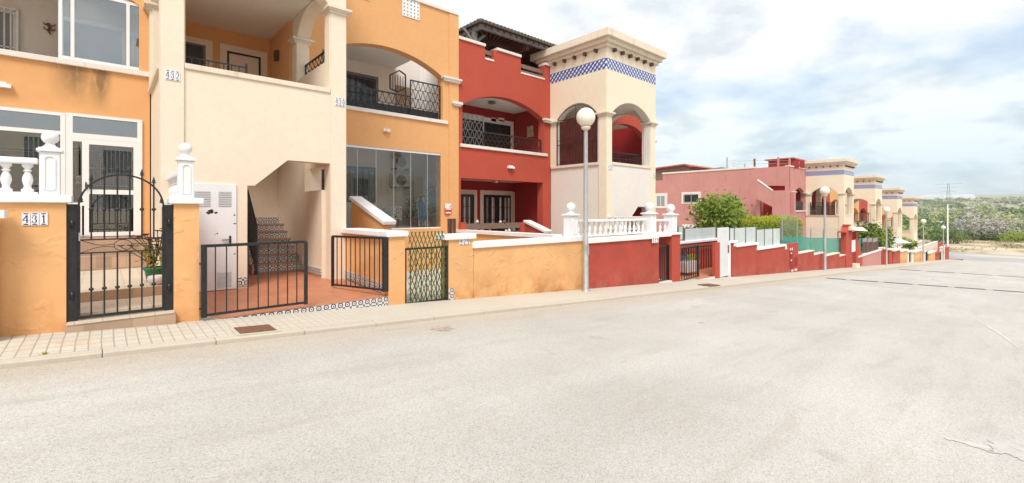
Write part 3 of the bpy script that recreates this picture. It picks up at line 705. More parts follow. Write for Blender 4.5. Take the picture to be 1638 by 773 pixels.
        mb = MB(); mb.box(x0+1.64, x1-.405, 13.04, 13.095, fz+1.02, fz+1.17); mb.box(x1-.43, x1-.402, 11.2, 13.0, fz+.17, fz+.30); mb.box(x1-.43, x1-.402, S+.31, 11.13, fz-.02, fz+.12); mb.build('skirting', M['azulejo'], ro)
        rl = MB(); p0 = (x0+1.68, 10.75, fz); rl.bar(p0, (p0[0], p0[1], fz+1.07), .05)
        q0 = (x0+1.80, 12.1, fz+1.0)
        rl.bar((p0[0], p0[1], fz+1.05), (q0[0], q0[1], fz+1.82), .045); rl.bar((p0[0], p0[1], fz+.15), (q0[0], q0[1], fz+.75), .035)
        for i in range(1, 11):
            k = i/11; x = p0[0]+(q0[0]-p0[0])*k; y = p0[1]+(q0[1]-p0[1])*k; rl.bar((x, y, fz+.15+.6*k), (x, y, fz+1.05+.77*k), .016)
        rl.build('handrail', M['black'], ro)
    # white utility door left of the doorway
    if lower == 'cream':
        mb = MB(); mb.box(x0+.40, x0+1.10, y0-.03, y0-.002, L-3.93, L-2.04); dr = mb.build('utility_door', M['door'], ro, bevel=.004)
        for xa, xb, za, zb, n in ((x0+.46, x0+.70, L-2.42, L-2.18, 7), (x0+.82, x0+1.02, L-2.42, L-2.18, 7), (x0+.80, x0+1.02, L-3.86, L-3.62, 8)):
            for i in range(n):
                z = za + (zb-za)*i/(n-1); v = MB(); v.hexa([(xa,y0-.042,z-.014),(xb,y0-.042,z-.014),(xb,y0-.028,z-.004),(xa,y0-.028,z-.004),(xa,y0-.038,z-.010),(xb,y0-.038,z-.010),(xb,y0-.028,z+.010),(xa,y0-.028,z+.010)]); v.build('vent_louvre', M['galv'], dr)
        h = MB(); h.box(x0+.985, x0+1.015, y0-.042, y0-.03, L-3.15, L-2.97); h.bar((x0+1.0, y0-.06, L-3.04), (x0+.87, y0-.06, L-3.04), .016); h.bar((x0+1.0, y0-.06, L-3.04), (x0+1.0, y0-.04, L-3.04), .016); h.build('handle', M['black'], dr)
        k_ = MB()   # flaked paint and a torn dark scrap on the door
        for (cx, cz, rr) in ((x0+.72, L-2.53, .05), (x0+.67, L-2.555, .035), (x0+.78, L-2.55, .025), (x0+.80, L-2.92, .016), (x0+.77, L-2.94, .010), (x0+.95, L-3.22, .012), (x0+1.07, L-2.6, .02), (x0+1.075, L-2.75, .022), (x0+1.07, L-3.3, .018)):
            n = 9; k_.add([(cx+rr*random.uniform(.5,1.5)*math.cos(6.283*i/n), y0-.0312, cz+rr*random.uniform(.3,1)*math.sin(6.283*i/n)) for i in range(n)], [tuple(range(n))])
        k_.build('scuff', M['black'], dr)
        sk = MB(); sk.box(x0+1.11, x0+1.27, y0-.018, y0-.002, L-3.90, L-3.74); sk.build('skirting', M['azulejo'], ro)
    return ro

# ---------- house facade module
def house(x0, x1, zo, col, label, ax0, ax1, gx0, gx1, detail=2, parapet='flat', open_right=None, inner=None, coping_notches=(), gable_left=None, gable_col=None, mould=None, zo_led=None, gf_sill=None, zb=None, depth=9.0, rear=14.1):
    """zo = 0: ledge top 2.83, coping top 6.37"""
    ro = thing('terraced_house', label, 'house', (x0, F, zs(x0)))
    L = 2.83 + zo; SP = 4.20 + zo; AP = 4.71 + zo; T = 6.28 + zo; G1 = 1.80 + zo; G0 = (-0.54 + zo) if gf_sill is None else gf_sill; g0 = zs((x0+x1)/2) - 1.5
    FL = L - .12; inner = inner or col
    if zo_led is not None: L, FL = L + zo_led, FL + zo_led
    outer = [(x0, g0), (x1, g0), (x1, T)]
    for (a, b, h) in sorted(coping_notches, reverse=True): outer += [(b, T), (b, h), (a, h), (a, T)]
    outer += [(x0, T)]
    mb = MB()
    zc = (SP + L)/2 if False else 2.3 + zo
    mb.panel([outer, arc(ax0, ax1, L, SP, AP, 24), rect(gx0, gx1, G0, G1)], 'y', F, F+.30)
    mb.build('facade', M[mould or col], ro)
    segs = []; c = x0
    for (a, b, h) in sorted(coping_notches): segs.append((c, a)); c = b
    segs.append((c, x1))
    for a, b in segs:
        if b - a > .1: mb = MB(); mb.box(a+.001, b-.001, F-.05, F+.34, T+.001, T+.095); mb.build('coping', M['ledge'], ro, bevel=.008)
    mb = MB(); mb.box(ax0-.10, ax1+.16, F-.06, F+.30, L-.095, L+.008); mb.build('ledge', M['ledge'], ro, bevel=.008)
    mb = MB(); mb.box(x0+.02, x1-.02, F+.301, rear, FL-.28, FL); mb.build('balcony_floor', M['ceil'], ro)
    # side walls, rear wall, ceilings, roof
    mb = MB()
    mb.box(x0+.002, x0+.15, F+.301, rear, g0, T-.02); mb.box(x1-.15, x1-.002, F+.301, rear, g0, T-.02); mb.box(x0+.002, x1-.002, rear+.001, rear+.25, g0, T-.9)
    mb.build('inner_wall', M[inner], ro)
    mb = MB(); xr = x1 - .151 if open_right is None else open_right
    mb.box(x0+.151, xr, F+.301, rear, AP+.03, AP+.25); mb.build('ceiling', M['ceil'], ro)
    if gable_left is None and depth:
        mb = MB(); mb.box(x0+.01, x1-.01, rear+.251, F+depth, g0, T-1.0); mb.build('rear_block', M[gable_col or col], ro)
    return ro, dict(L=L, SP=SP, AP=AP, T=T, G1=G1, G0=G0, FL=FL, g0=g0, rear=rear)

# ================================================================== the near houses
T1X, T2X = 0.715, 12.85
# --- first orange house (left), glazed in
ro, h = house(-4.1, T1X+.02, 0.05, 'orange', 'orange house at far left with white glazed ground floor and balcony', -3.2, 0.56, -3.4, 0.60, mould='orange_mould', inner='inner', gf_sill=-.50)
L = h['L']
# upper balcony glazing
def frame_panes(parent, name, cuts, z0, z1, y, w=.05, gl='glass', skip=(), ztop=None):
    f = MB(); f.box(cuts[0], cuts[-1], y, y+.06, z1-w, z1); f.box(cuts[0], cuts[-1], y, y+.06, z0, z0+w)
    for i, x in enumerate(cuts):
        a = max(cuts[0], x-w/2); b = min(cuts[-1], x+w/2)
        if i == 0: b = a + w
        if i == len(cuts)-1: a = b - w
        f.box(a, b, y-.004, y+.064, z0+w+.001, z1-w-.001)
    fo = f.build(name, M['upvc'], parent)
    for i in range(len(cuts)-1):
        if i in skip: continue
        p = MB(); p.box(cuts[i]+w*.6, cuts[i+1]-w*.6, y+.02, y+.028, z0+w, z1-w); p.build('pane', M[gl], fo)
    return fo
frame_panes(ro, 'balcony_window', [-0.63, -0.435, 0.385, 0.62], L+.03, 4.28, F+.03, .055, 'glass_grey')
f = MB(); f.box(-3.2, 0.56, F+.10, F+.15, 4.281, 4.33); f.build('window_frame', M['upvc'], ro)
# seen through it: blue sliding screen and white grille door at the back of the balcony, shuttered window, gecko ornament
b_ = 14.08
mb = MB(); mb.box(-0.62, 0.30, 13.2, 13.24, 2.75, 3.92); mb.build('blue_blind', M['blueglass'], ro)
mb = MB(); mb.box(-0.64, 0.34, 13.14, 13.19, 3.92, 4.0); mb.box(0.32, 0.40, 13.14, 13.19, 2.6, 3.95); mb.box(-.66,-.60,13.14,13.19,2.6,3.9); mb.build('blind_frame', M['upvc'], ro)
mb = MB(); bars(mb, 0.42, 1.0, 2.7, 3.85, 13.0, 8, .022, 'y', (.25, .8)); mb.tube([(0.7+.12*math.cos(R(k*20)), 13.0, 3.7+.1*math.sin(R(k*20))) for k in range(19)], .01, 6); mb.build('white_grille', M['upvc'], ro)
w_ = window(ro, -2.6, px(26, b_), 2.9, pz(20, 18, b_), b_, .05, 'ceil', 'ceil', 'curtain', None, 1, 'shutter_window')
gm = MB(); bars(gm, -2.6, px(26, b_)+.02, 2.95, pz(20, 18, b_)+.02, b_-.08, 14, .022, 'y', (.12, .35, .93)); gm.build('grille', M['ceil'], w_)
g = MB(); gx, gz = px(79, b_), pz(79, 46, b_)      # gecko wall ornament
g.tube([(gx-.03, b_-.02, gz+.10), (gx+.01, b_-.03, gz+.02), (gx-.02, b_-.03, gz-.05), (gx+.02, b_-.02, gz-.13)], .03, 8, r2=.012)
for s_ in (-1, 1):
    for dz in (.06, -.04): g.tube([(gx, b_-.02, gz+dz), (gx+s_*.07, b_-.02, gz+dz+.01), (gx+s_*.09, b_-.02, gz+dz+.05)], .012, 6)
tag(g.build('gecko_ornament', M['rust']), 'small rusty gecko ornament on the balcony wall of the left orange house', 'ornament')
mb = MB(); mb.box(px(0,F)-.15, px(3,F)+.12, F-.10, F-.001, 2.20, 2.27); mb.box(px(0,F)-.10, px(3,F)+.06, F-.07, F-.001, 2.271, 2.30); tag(mb.build('wall_light', M['upvc']), 'white box light on the orange wall at the picture\'s left edge', 'light', 'small white box lights on the facades')
# ground floor glazed porch
y = F - .02
fr = MB()
def fb(a, b, c, d, e=0): fr.box(a, b, y-.02+e, y+.07, c, d)
fb(-3.4, -0.53, 1.80, 1.86); fb(-0.60, -0.53, -.5, 1.80, .001); fb(-3.4, -0.60, 1.44, 1.51, .002); fb(-3.4, -0.60, -.5, -.44, .002)
fb(-2.0, -1.94, -.44, 1.44, .003); fb(-0.76, -0.71, -.44, 1.44, .003)
fb(-0.529, -0.501, -.5, 1.87, .01)
fo = fr.build('porch_window', M['upvc'], ro)
for (a, b, c, d) in ((-3.4, -.6, 1.51, 1.80), (-1.94, -.76, -.44, 1.44), (-3.4, -2.0, -.44, 1.44), (-.71, -.6, -.44, 1.44)):
    p = MB(); p.box(a, b, y+.02, y+.026, c, d); p.build('pane', M['glass_grey'], fo)
fr = MB()
fb(-0.50, 0.61, 1.82, 1.875); fb(-0.50, -0.43, -.5, 1.819, .001); fb(0.53, 0.61, -.5, 1.819, .001); fb(-0.43, 0.53, 1.40, 1.50, .002); fb(-0.43, -0.27, -.5, .10, .003) 
fb(-0.30, -0.20, -.5, 1.399, .003); fb(-.2, .53, 1.30, 1.399, .004); fb(.47, .529, -.5, 1.299, .003); fb(-.2, .47, .33, .42, .004); fb(-.2, .47, -.5, -.42, .004); fb(-.43,-.3,1.34,1.399,.004); fb(-.43,-.3,.1,.16,.005)
dr = fr.build('porch_door', M['upvc'], ro)
for (a, b, c, d) in ((-.43, .53, 1.50, 1.82), (-.43, -.30, .16, 1.34), (-.2, .47, .42, 1.30), (-.2, .47, -.42, .33)):
    p = MB(); p.box(a, b, y+.02, y+.026, c, d); p.build('pane', M['glass_grey'], dr)
p = MB(); p.box(-.255, -.235, y-.05, y-.03, .42, .56); p.bar((-.245, y-.06, .5), (-.15, y-.06, .5), .018); p.build('handle', M['black'], dr)
gm = MB(); bars(gm, -.25, .60, .55, 1.30, F+1.2, 8, .02, 'y', (.5,)); gm.build('inner_grille', M['upvc'], ro)
window(ro, -3.0, -0.9, -.2, 1.3, h['rear'], .1, 'inner', 'upvc', 'darkglass', 12, 2); window(ro, -.5, .45, -.5, 1.4, h['rear'], .1, 'inner', 'upvc', 'darkglass', 6, 1)
# --- shared tower 1
t1 = tower(T1X, 0.83, 'cream stair tower with a white utility door, between the two orange houses', 'cream')
number_tiles('432', *(lambda a, b: (a, b))(px(264, S), px(288, S)), pz(276, 129.5, S)+.005, pz(276, 113, S), S - .001, 'blue and white number tiles reading 432 on the left cream pier')
number_tiles('430', px(535.5, S), px(552, S), pz(544, 170, S), pz(544, 157, S), S - .001, 'blue and white number tiles reading 430 on the right cream pier')
# --- second orange house
ro, h = house(T1X+3.10, 8.56, 0.0, 'orange', 'orange house with glass-walled terrace and black zigzag balcony railing', 4.25, 7.97, 4.25, 7.90, inner='inner', open_right=7.25, gf_sill=-.54)
L = h['L']; o2 = ro
pm = MB(); pm.box(8.20, 8.559, F-.025, F-.001, -3, 6.27); pm.build('pilaster', M['orange'], ro)
cm = MB(); capital(cm, 7.99, 8.56, F-.06, F-.026, 4.22, .05); cm.build('capital', M['ledge'], ro)
cm = MB(); cm.box(8.28, 8.66, F-.12, F-.026, 3.41, 3.49); cm.box(8.32, 8.62, F-.09, F-.026, 3.36, 3.409); cm.build('string_course', M['ledge'], ro)
mb = MB(); mb.box(7.27, 8.40, 12.6, 14.09, 2.7, 2.75); mb.box(8.395, 8.409, 12.51, 14.08, 2.76, 6.0); mb.box(7.3, 8.39, 14.08, 14.097, 2.76, 6.0); mb.build('white_wall', M['white'], ro)
mb = MB(); zigzag(mb, 4.3, 6.9, L+.02, L+.60, F+.12, 2, .2); mb.build('balcony_railing', M['black'], ro)
mb = MB(); zigzag(mb, 6.9, 7.94, L+.02, L+1.10, F+.122, 4, .17); mb.build('railing_screen', M['black'], ro)
mb = MB(); mb.box(4.3, 7.9, F+.16, F+.17, L+.02, L+.26); mb.build('railing_backing', M['black'], ro)
hx, hz_, yy = 6.60, 3.55, 13.0
hp = [(px(624,yy), pz(624,142,yy)), (px(624,yy), pz(624,120,yy)), (px(639,yy), pz(639,113,yy)), (px(648.5,yy), pz(648,120,yy)), (px(648.5,yy), pz(648,141,yy)), (px(636,yy), pz(636,147,yy))]
mb = MB()
for i in range(6): a, b = hp[i], hp[(i+1)%6]; mb.bar((a[0], yy, a[1]), (b[0], yy, b[1]), .035)
for k in range(1, 6):
    x = hp[0][0] + (hp[3][0]-hp[0][0])*k/6; mb.bar((x, yy, hp[0][1]-.03), (x, yy, hp[1][1]+.03), .014)
mb.bar((hp[3][0], yy, hp[3][1]), (hp[3][0], yy, 2.6), .03); mb.build('balcony_gate', M['black'], ro)
window(ro, 4.5, px(600, 14.1), 2.75, pz(580, 124, 14.1)-.0, 14.1, .10, 'greyiron', 'greyiron', 'darkglass', 10, 2)
br = MB(); br.box(7.32, 7.85, 14.0, 14.075, 2.9, 4.2); br.build('brick_screen', M['tanstep'], ro)
# lattice ventilation blocks in the parapet
for (a, b, z0, z1, w) in ((6.56, 7.13, 5.74, 6.27, 0), (4.95, 5.57, 5.86, 6.27, 0)):
    mb = MB(); mb.box(a, b, F-.02, F-.001, z0, z1); vb = mb.build('lattice_block', M['white'], ro)
    n = 5
    for i in range(n):
        for j in range(n):
            cx = a + (b-a)*(i+.5)/n; cz = z0 + (z1-z0)*(j+.5)/n; r_ = .028; hh = MB()
            hh.add([(cx-r_, F-.0215, cz), (cx, F-.0215, cz-r_), (cx+r_, F-.0215, cz), (cx, F-.0215, cz+r_)], [(0,1,2,3)]); hh.build('opening', M['greyiron'], vb)
    pass
mb = MB(); mb.box(px(612,F), px(622,F), F-.09, F-.001, 2.26, 2.33); mb.lathe(((px(617,F)), F-.10, 2.24), [(.03,0),(.05,.03),(.05,.07)], 10); tag(mb.build('wall_light', M['upvc']), 'small white twin light on the orange wall above the glass terrace', 'light', 'small white box lights on the facades')
# glass curtain on the terrace
cuts = [4.25, 4.25+.1] ; xsn = [px(u, F) for u in (572.5, 602.5, 631, 658, 684.5)]
f = MB(); f.box(4.25, 7.90, F+.02, F+.07, 1.735, 1.80); fo = f.build('glass_curtain', M['upvc'], ro); f = MB(); f.box(4.25, 7.90, F+.02, F+.07, -.54, -.50); f.build('bottom_rail', M['upvc'], fo)
cc_ = [4.25] + xsn + [7.88]
for i in range(len(cc_)-1):
    p = MB(); p.box(cc_[i]+.006, cc_[i+1]-.006, F+.04, F+.05, -.50, 1.735); p.build('pane', M['glass'], fo)
p = MB()
for x in xsn: p.box(x-.006, x+.006, F+.038, F+.052, -.5, 1.735)
p.build('pane_edge', M['frost'], fo)
f = MB(); f.box(4.1, 7.92, F+.301, 14.1, -.70, -.58); f.build('terrace_floor', M['terrace'], ro)
yb = 14.1
w_ = window(ro, 4.3, px(601, yb), pz(590, 324, yb), pz(590, 268, yb), yb, .0, 'inner', 'greyiron', 'darkglass', 11, 2)
# things inside the glazed terrace
def ac_unit(x0, x1, z0, z1, y, label):
    r = thing('air_conditioner', label, 'air conditioner', ((x0+x1)/2, y, z0), 'air conditioners on the glazed terrace wall')
    mb = MB(); mb.box(x0, x1, y-.32, y, z0, z1); mb.build('housing', M['ac'], r, bevel=.02)
    cx = x0 + (x1-x0)*.42; cz = (z0+z1)/2; rr = (z1-z0)*.42
    mb = MB()
    for k in range(1, 7): mb.tube([(cx+rr*k/6*math.cos(R(a*15)), y-.335, cz+rr*k/6*math.sin(R(a*15))) for a in range(25)], .006, 5)
    mb.build('fan_grille', M['greyiron'], r)
    mb = MB(); mb.add([(cx+rr*math.cos(R(a*15)), y-.322, cz+rr*math.sin(R(a*15))) for a in range(24)], [tuple(range(24))]); mb.build('fan_opening', M['greyiron'], r)
    mb = MB(); mb.box(x0+.05, x0+.09, y-.3, y, z0-.05, z0-.001); mb.box(x1-.09, x1-.05, y-.3, y, z0-.05, z0-.001); mb.build('bracket', M['greyiron'], r)
ya = 13.9
ac_unit(px(627,ya), px(654,ya), pz(640,270,ya), pz(640,250,ya), 14.09, 'upper of two air conditioners seen through the glass terrace')
ac_unit(px(627,ya), px(654,ya), pz(640,299,ya), pz(640,279,ya), 14.09, 'lower of two air conditioners seen through the glass terrace')
yt = 13.1
r = thing('table', 'table under a patterned cloth behind the terrace glass', 'table', (px(620,yt), yt, -.58))
mb = MB(); xa, xb = px(592,yt), px(632,yt); mb.box(xa, xb, yt-.35, yt+.35, .10, .13); mb.build('tabletop', M['brownwood'], r)
for sx in (xa+.06, xb-.06):
    for sy in (-.28, .28): mb = MB(); mb.bar((sx, yt+sy, -.58), (sx, yt+sy, .10), .04); mb.build('leg', M['brownwood'], r)
mb = MB(); n = 14; top = .14
ring = [(xa-.03+(xb-xa+.06)*k/n, yt-.38+.02*math.sin(k*2.1)) for k in range(n+1)]
mb.add([(x, y_, top) for x, y_ in ring] + [(x, y_-.03*math.sin(i*1.7), top-.42-.03*math.sin(i)) for i, (x, y_) in enumerate(ring)], [(i, i+1, i+n+2, i+n+1) for i in range(n)])
mb.add([(xa-.03, yt-.38, top), (xb+.03, yt-.38, top), (xb+.03, yt+.38, top), (xa-.03, yt+.38, top)], [(0,1,2,3)])
tag(mb.build('tablecloth', M['azulejo']), 'grey patterned cloth over the table behind the terrace glass', 'tablecloth')
r = thing('beach_chair', 'folded blue beach chair leaning in the right corner of the glass terrace', 'beach chair', (px(672,13), 13, -.58))
xb = px(668, 13)
for k, dx in enumerate((0, .22)):
    mb = MB(); mb.bar((xb+dx, 12.9, -.5), (xb+dx+.12, 13.2, .45), .03); mb.bar((xb+dx+.13, 12.9, -.5), (xb+dx, 13.15, .4), .03); mb.build('frame', M['galv'], r)
mb = MB(); mb.hexa([(xb+.02,12.92,-.3),(xb+.3,12.92,-.3),(xb+.3,12.95,-.3),(xb+.02,12.95,-.3),(xb+.08,13.1,.30),(xb+.34,13.1,.30),(xb+.34,13.13,.30),(xb+.08,13.13,.30)]); mb.build('fabric', M['cloth'], r)
def plant_pot(x, y, z, rad, hgt, pot, label, leafm, n, lh, name='potted_plant'):
    r = thing(name, label, 'plant', (x, y, z))
    mb = MB(); mb.lathe((x,y,z), [(.001,0),(rad*.72,0),(rad*.95,hgt*.75),(rad*1.08,hgt*.82),(rad*1.08,hgt),(rad*.9,hgt),(rad*.85,hgt*.9),(.001,hgt*.9)], 20); mb.build('pot', M[pot], r)
    mb = MB(); random.seed(int(x*100)+3)
    for i in range(n):
        a = random.uniform(0, 6.28); rr = random.uniform(.1, 1)*rad*1.6; zt = z + hgt + random.uniform(.1, 1)*lh
        c = Vector((x+rr*math.cos(a), y+rr*math.sin(a), zt)); d = Vector((random.gauss(0,1), random.gauss(0,1), random.gauss(.3,.6))).normalized(); l = lh*.22
        s_ = d.cross(Vector((.3,.2,1))).normalized()*l*.3
        mb.add([c, c+d*l*.5-s_, c+d*l, c+d*l*.5+s_], [(0,1,2,3)], random.randrange(len(leafm)))
    mb.build('foliage', [M[k] for k in leafm], r)
    return r
plant_pot(px(696,13.3), 13.3, -.58, .2, .35, 'redtile', 'leafy plant in a clay pot behind the right-hand terrace pane', ['leaf_d'], 220, 1.0)
plant_pot(px(661,13.6), 13.6, -.58, .18, .3, 'redtile', 'dark bushy plant in a clay pot behind the middle of the terrace glass', ['leaf_d','leaf'], 160, .7)
# sloped white-capped stair parapets in the front yards
def stair_wing(x, ya, yb_, za, zb_, col, label, th=.22):
    """parapet falling from (ya, za) towards the street (yb_, zb_)"""
    r = thing('stair_parapet', label, 'parapet', (x, (ya+yb_)/2, -1.9))
    mb = MB(); mb.panel([[(yb_, -2.2), (ya, -2.2), (ya, za), (yb_, zb_)]], 'x', x, x+th); mb.build('wall', M[col], r)
    mb = MB(); d = Vector((0, yb_-ya, zb_-za)).normalized(); nrm = Vector((0, -d.z, d.y)); nrm = nrm if nrm.z > 0 else -nrm
    a = Vector((x-.05, ya+.04, za)) + nrm*.003; b = Vector((x-.05, yb_-.12, zb_)) + d*.0 + nrm*.003; w = Vector((th+.10, 0, 0))
    mb.hexa([a, a+w, b+w, b, a+nrm*.09, a+w+nrm*.09, b+w+nrm*.09, b+nrm*.09]); mb.build('coping', M['white'], r, bevel=.01)
xw = 4.75
stair_wing(xw, py(562, xw), py(612, xw), pzx(562, 318, xw)-.02, pzx(612, 360, xw), 'orange', 'orange sloping stair parapet with white cap in front of the glass terrace')
# terrace front low wall (orange) between parapet and right pier
mb = MB(); mb.box(4.97, 8.2, F-.30, F-.03, -2.2, -.56); tag(mb.build('terrace_wall', M['orange']), 'low orange wall carrying the glass terrace', 'wall')
# for-sale sign on the orange pier
sx0, sx1 = px(711, F), px(721, F); 
r = thing('sign', 'small white and red notice on the orange wall right of the glass terrace', 'sign', ((sx0+sx1)/2, F-.03, pz(716,343,F)))
mb = MB(); zA, zB, zC = pz(716,343,F), pz(716,333,F), pz(716,326,F)
mb.box(sx0, sx1, F-.045, F-.026, zB, zC); mb.build('upper_panel', M['plate'], r)
mb = MB(); mb.box(sx0, sx1, F-.045, F-.026, zA, zB-.001); mb.build('lower_panel', M['signred'], r)
mb = MB()
for zq in (zB-.03, zA+.05): mb.box(sx0+.02, sx1-.02, F-.047, F-.0455, zq-.02, zq+.02)
mb.box(sx0+.10, sx1-.04, F-.047, F-.0455, zB+.02, zB+.06) ; mb.build('marking', M['plate'], r)
mb = MB(); mb.bar((sx0+.16, F-.047, zB+.02), (sx1-.01, F-.047, zC-.03), .03, .002); mb.build('marking', M['blue'], r)

# --- red house
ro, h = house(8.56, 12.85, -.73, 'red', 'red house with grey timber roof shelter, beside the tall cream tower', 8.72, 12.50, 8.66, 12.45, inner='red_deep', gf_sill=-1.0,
              coping_notches=((9.66, 10.16, 5.13), (11.31, 12.54, 4.98)), zo_led=.07)
rh = ro; L = h['L']
cm = MB(); cm.box(12.42, 12.96, F-.14, F-.001, 3.43, 3.50); cm.box(12.48, 12.90, F-.10, F-.001, 3.36, 3.429); cm.build('string_course', M['ledge'], ro)
mb = MB(); mb.box(12.545, 12.849, F+.05, F+.25, 5.551, 5.68); mb.box(10.04, 10.161, F-.002, F+.29, 5.13, 5.545); mb.build('parapet_stub', M['red'], ro)
for za, zb_ in ((5.14, 5.28), (5.36, 5.50)):
    for a_, b_2, d_ in ((9.62, 10.03, 0), (11.27, 12.54, -.12)): mb = MB(); mb.box(a_, b_2, F+.10, F+.14, za+d_, zb_+d_); mb.build('roof_rail', M['brownwood'], ro)
for a, b, z in ((9.66, 10.04, 5.13), (11.31, 12.54, 4.98)):
    mb = MB(); mb.box(a+.002, b-.002, F-.02, F+.3, z+.001, z+.06); mb.build('notch_sill', M['ledge'], ro)
mb = MB(); zigzag(mb, 9.69, 12.46, L+.02, L+.52, F+.12, 2, .2); mb.build('balcony_railing', M['brown_iron'], ro)
mb = MB(); zigzag(mb, 8.74, 9.69, L+.02, L+1.04, F+.122, 4, .19); mb.build('railing_screen', M['greyiron'], ro)
yb = 14.1
window(ro, 8.9, px(815, yb), 1.9, pz(795, 199, yb), yb, .2, 'inner', 'black', 'darkglass', 9, 2, 'balcony_door')
for a, b in ((785, 793), (797, 806)): mb = MB(); mb.box(px(a,yb), px(b,yb), yb-.03, yb-.001, pz(a,194,yb), pz(a,188,yb)); mb.build('air_vent', M['ledge'], ro)
xw = 12.68; mb = MB(); mb.box(xw, xw+.018, py(853,xw), py(843,xw), pzx(848,219,xw), pzx(848,202,xw)); pt = mb.build('wall_picture', simple('faded_print', (0.42,0.30,0.20), 0.7, 0, 0.5, 9), None)
tag(pt, 'small framed print on the red balcony side wall', 'picture')
mb = MB(); mb.box(px(811,F), px(820,F), F-.12, F-.001, 1.50, 1.57); mb.box(px(812,F), px(818,F), F-.09, F-.001, 1.571, 1.60); tag(mb.build('wall_light', M['upvc']), 'small white box light on the red wall below the balcony', 'light', 'small white box lights on the facades')
# ground floor porch
f = MB(); f.box(8.72, 12.69, F+.301, 14.1, -1.2, -1.02); f.build('porch_floor', M['terrace'], ro)
f = MB(); f.box(8.72, 12.69, F+.05, 14.1, 1.15, 1.3); f.build('porch_ceiling', M['ceil'], ro)
yb = 14.1
window(ro, px(735, yb), px(757, yb), -.72, pz(750, 311, yb), yb, .17, 'inner', 'greyiron', 'darkglass', 5, 2)
window(ro, px(773, yb), px(815.5, yb), -.85, pz(790, 312, yb), yb, .17, 'inner', 'black', 'darkglass', 9, 3)
window(ro, px(823, yb)+.03, px(846, yb), -1.02, pz(833, 313, yb), yb, .14, 'inner', 'black', 'inner', 7, 1, 'door')
for u0, u1 in ((740,744),(748,751),(778,780),(786,790),(798,801),(806,809),(811,814)): mb = MB(); mb.box(px(u0,yb), px(u1,yb), yb-.028, yb-.022, -.7, pz(790,316,yb)); mb.build('curtain', M['ceil'], ro)
cx_, cy_ = px(793, 13.0), 13.0
r = thing('ceiling_lamp', 'dark lantern on the ceiling of the red house porch', 'lamp', (cx_, cy_, 1.0))
mb = MB(); mb.box(cx_-.11, cx_+.11, cy_-.08, cy_+.08, 1.13, 1.149); mb.bar((cx_-.1,cy_-.07,1.02),(cx_-.1,cy_-.07,1.13),.02); mb.bar((cx_+.1,cy_-.07,1.02),(cx_+.1,cy_-.07,1.13),.02); mb.build('cage', M['black'], r)
mb = MB(); mb.box(cx_-.07, cx_+.07, cy_-.05, cy_+.05, 1.03, 1.129); mb.build('lamp_glass', M['globe'], r)
cx_, cy_ = px(787, 13.0), 13.0
mb = MB(); mb.lathe((cx_, cy_, 3.91), [(.001,0),(.10,0),(.14,.03),(.14,.06)], 14); tag(mb.build('ceiling_lamp', M['greyiron']), 'small round lamp on the ceiling of the red house balcony', 'lamp')
# porch clutter: brown rail, bench edge, shells and pots on it, things on side wall
r = thing('porch_rail', 'brown wooden rail along the front of the red porch', 'railing', (9, 11.9, -1.9)); ya = 11.9
mb = MB(); mb.box(px(745,ya), px(833,ya), ya, ya+.05, pz(790,366,ya), pz(790,357,ya)); mb.box(px(745,ya), px(833,ya), ya, ya+.05, pz(790,378,ya), pz(790,371,ya)); mb.build('plank', M['brownwood'], r)
for u in (741, 835): mb = MB(); mb.box(px(u,ya)-.10, px(u,ya)+.10, ya-.03, ya+.12, -2.2, pz(u,356,ya)); mb.build('post', M['red'], r)
random.seed(4)
for i, u in enumerate((764, 801, 807, 784, 810, 815, 822)):
    z = pz(u, 357, ya) if i < 3 else pz(u, 371, ya); rr = random.uniform(.05, .09); mb = MB(); mb.lathe((px(u,ya), ya+.02, z), [(.001,0),(rr*.7,0),(rr,rr*.8),(rr*.5,rr*1.5),(rr*.6,rr*1.7),(.001,rr*1.7)], 10)
    tag(mb.build('ornament', M[('ledge','ledge','rust','redtile','whitepot','ledge','greyiron')[i]]), ('beige shell ornament at the left end of the brown porch rail','pale ornament on top of the brown porch rail, left of a pair','brown rounded ornament on top of the brown porch rail, right of a pair','clay pot on the lower plank of the porch rail','white pot on the lower plank of the porch rail','beige pot next to the white one on the porch rail','grey pot at the right of the lower porch plank')[i], 'ornament', 'ornaments on the porch rail')
xw = 11.55
stair_wing(xw, py(839, xw), py(869, xw), pzx(839, 355, xw)-.02, pzx(869, 373, xw), 'red', 'red sloping stair parapet with white cap in front of the red porch', .26)
# timber roof shelter on the red house
r = thing('roof_pergola', 'weathered timber shelter with old tiled hip roof on top of the red house', 'pergola', (10, 13, 4.6))
PY = 12.7
ex, ez, ey = px(772, 12.2), pz(768, 38, 12.2), 12.35
# eave line runs right from the near corner
def E(u, v, Y): return (px(u, Y), Y, pz(u, v, Y))
cA = E(768, 29, 12.0)                       # near corner of the eaves
zE = cA[2]; xA, yA = cA[0], 12.0; xB, yB = 14.2, 17.0
xC = 6.2
ap = ((xA+xB)/2, (yA+yB)/2, zE+.55)
mb = MB(); th = .09
for p, q in (((xA,yA),(xB,yA)), ((xB,yA),(xB,yB)), ((xB,yB),(xA,yB)), ((xA,yB),(xA,yA))):
    mb.add([(*p, zE), (*q, zE), ap, (*p, zE-th), (*q, zE-th), (ap[0], ap[1], ap[2]-th)], [(0,1,2), (5,4,3), (0,3,4,1)])
mb.build('roof', M['rooftile'], r)
mb = MB()   # tile rolls along the eaves
for i in range(30): x = xA + (xB-xA)*(i+.5)/30; mb.tube([(x, yA-.03, zE-.03), (x + (ap[0]-x)*.12, yA+.5, zE+.05)], .035, 6)
for i in range(26): y_ = yA + (yB-yA)*(i+.5)/26; mb.tube([(xA-.03, y_, zE-.03), (xA+.5, y_+(ap[1]-y_)*.12, zE+.05)], .035, 6)
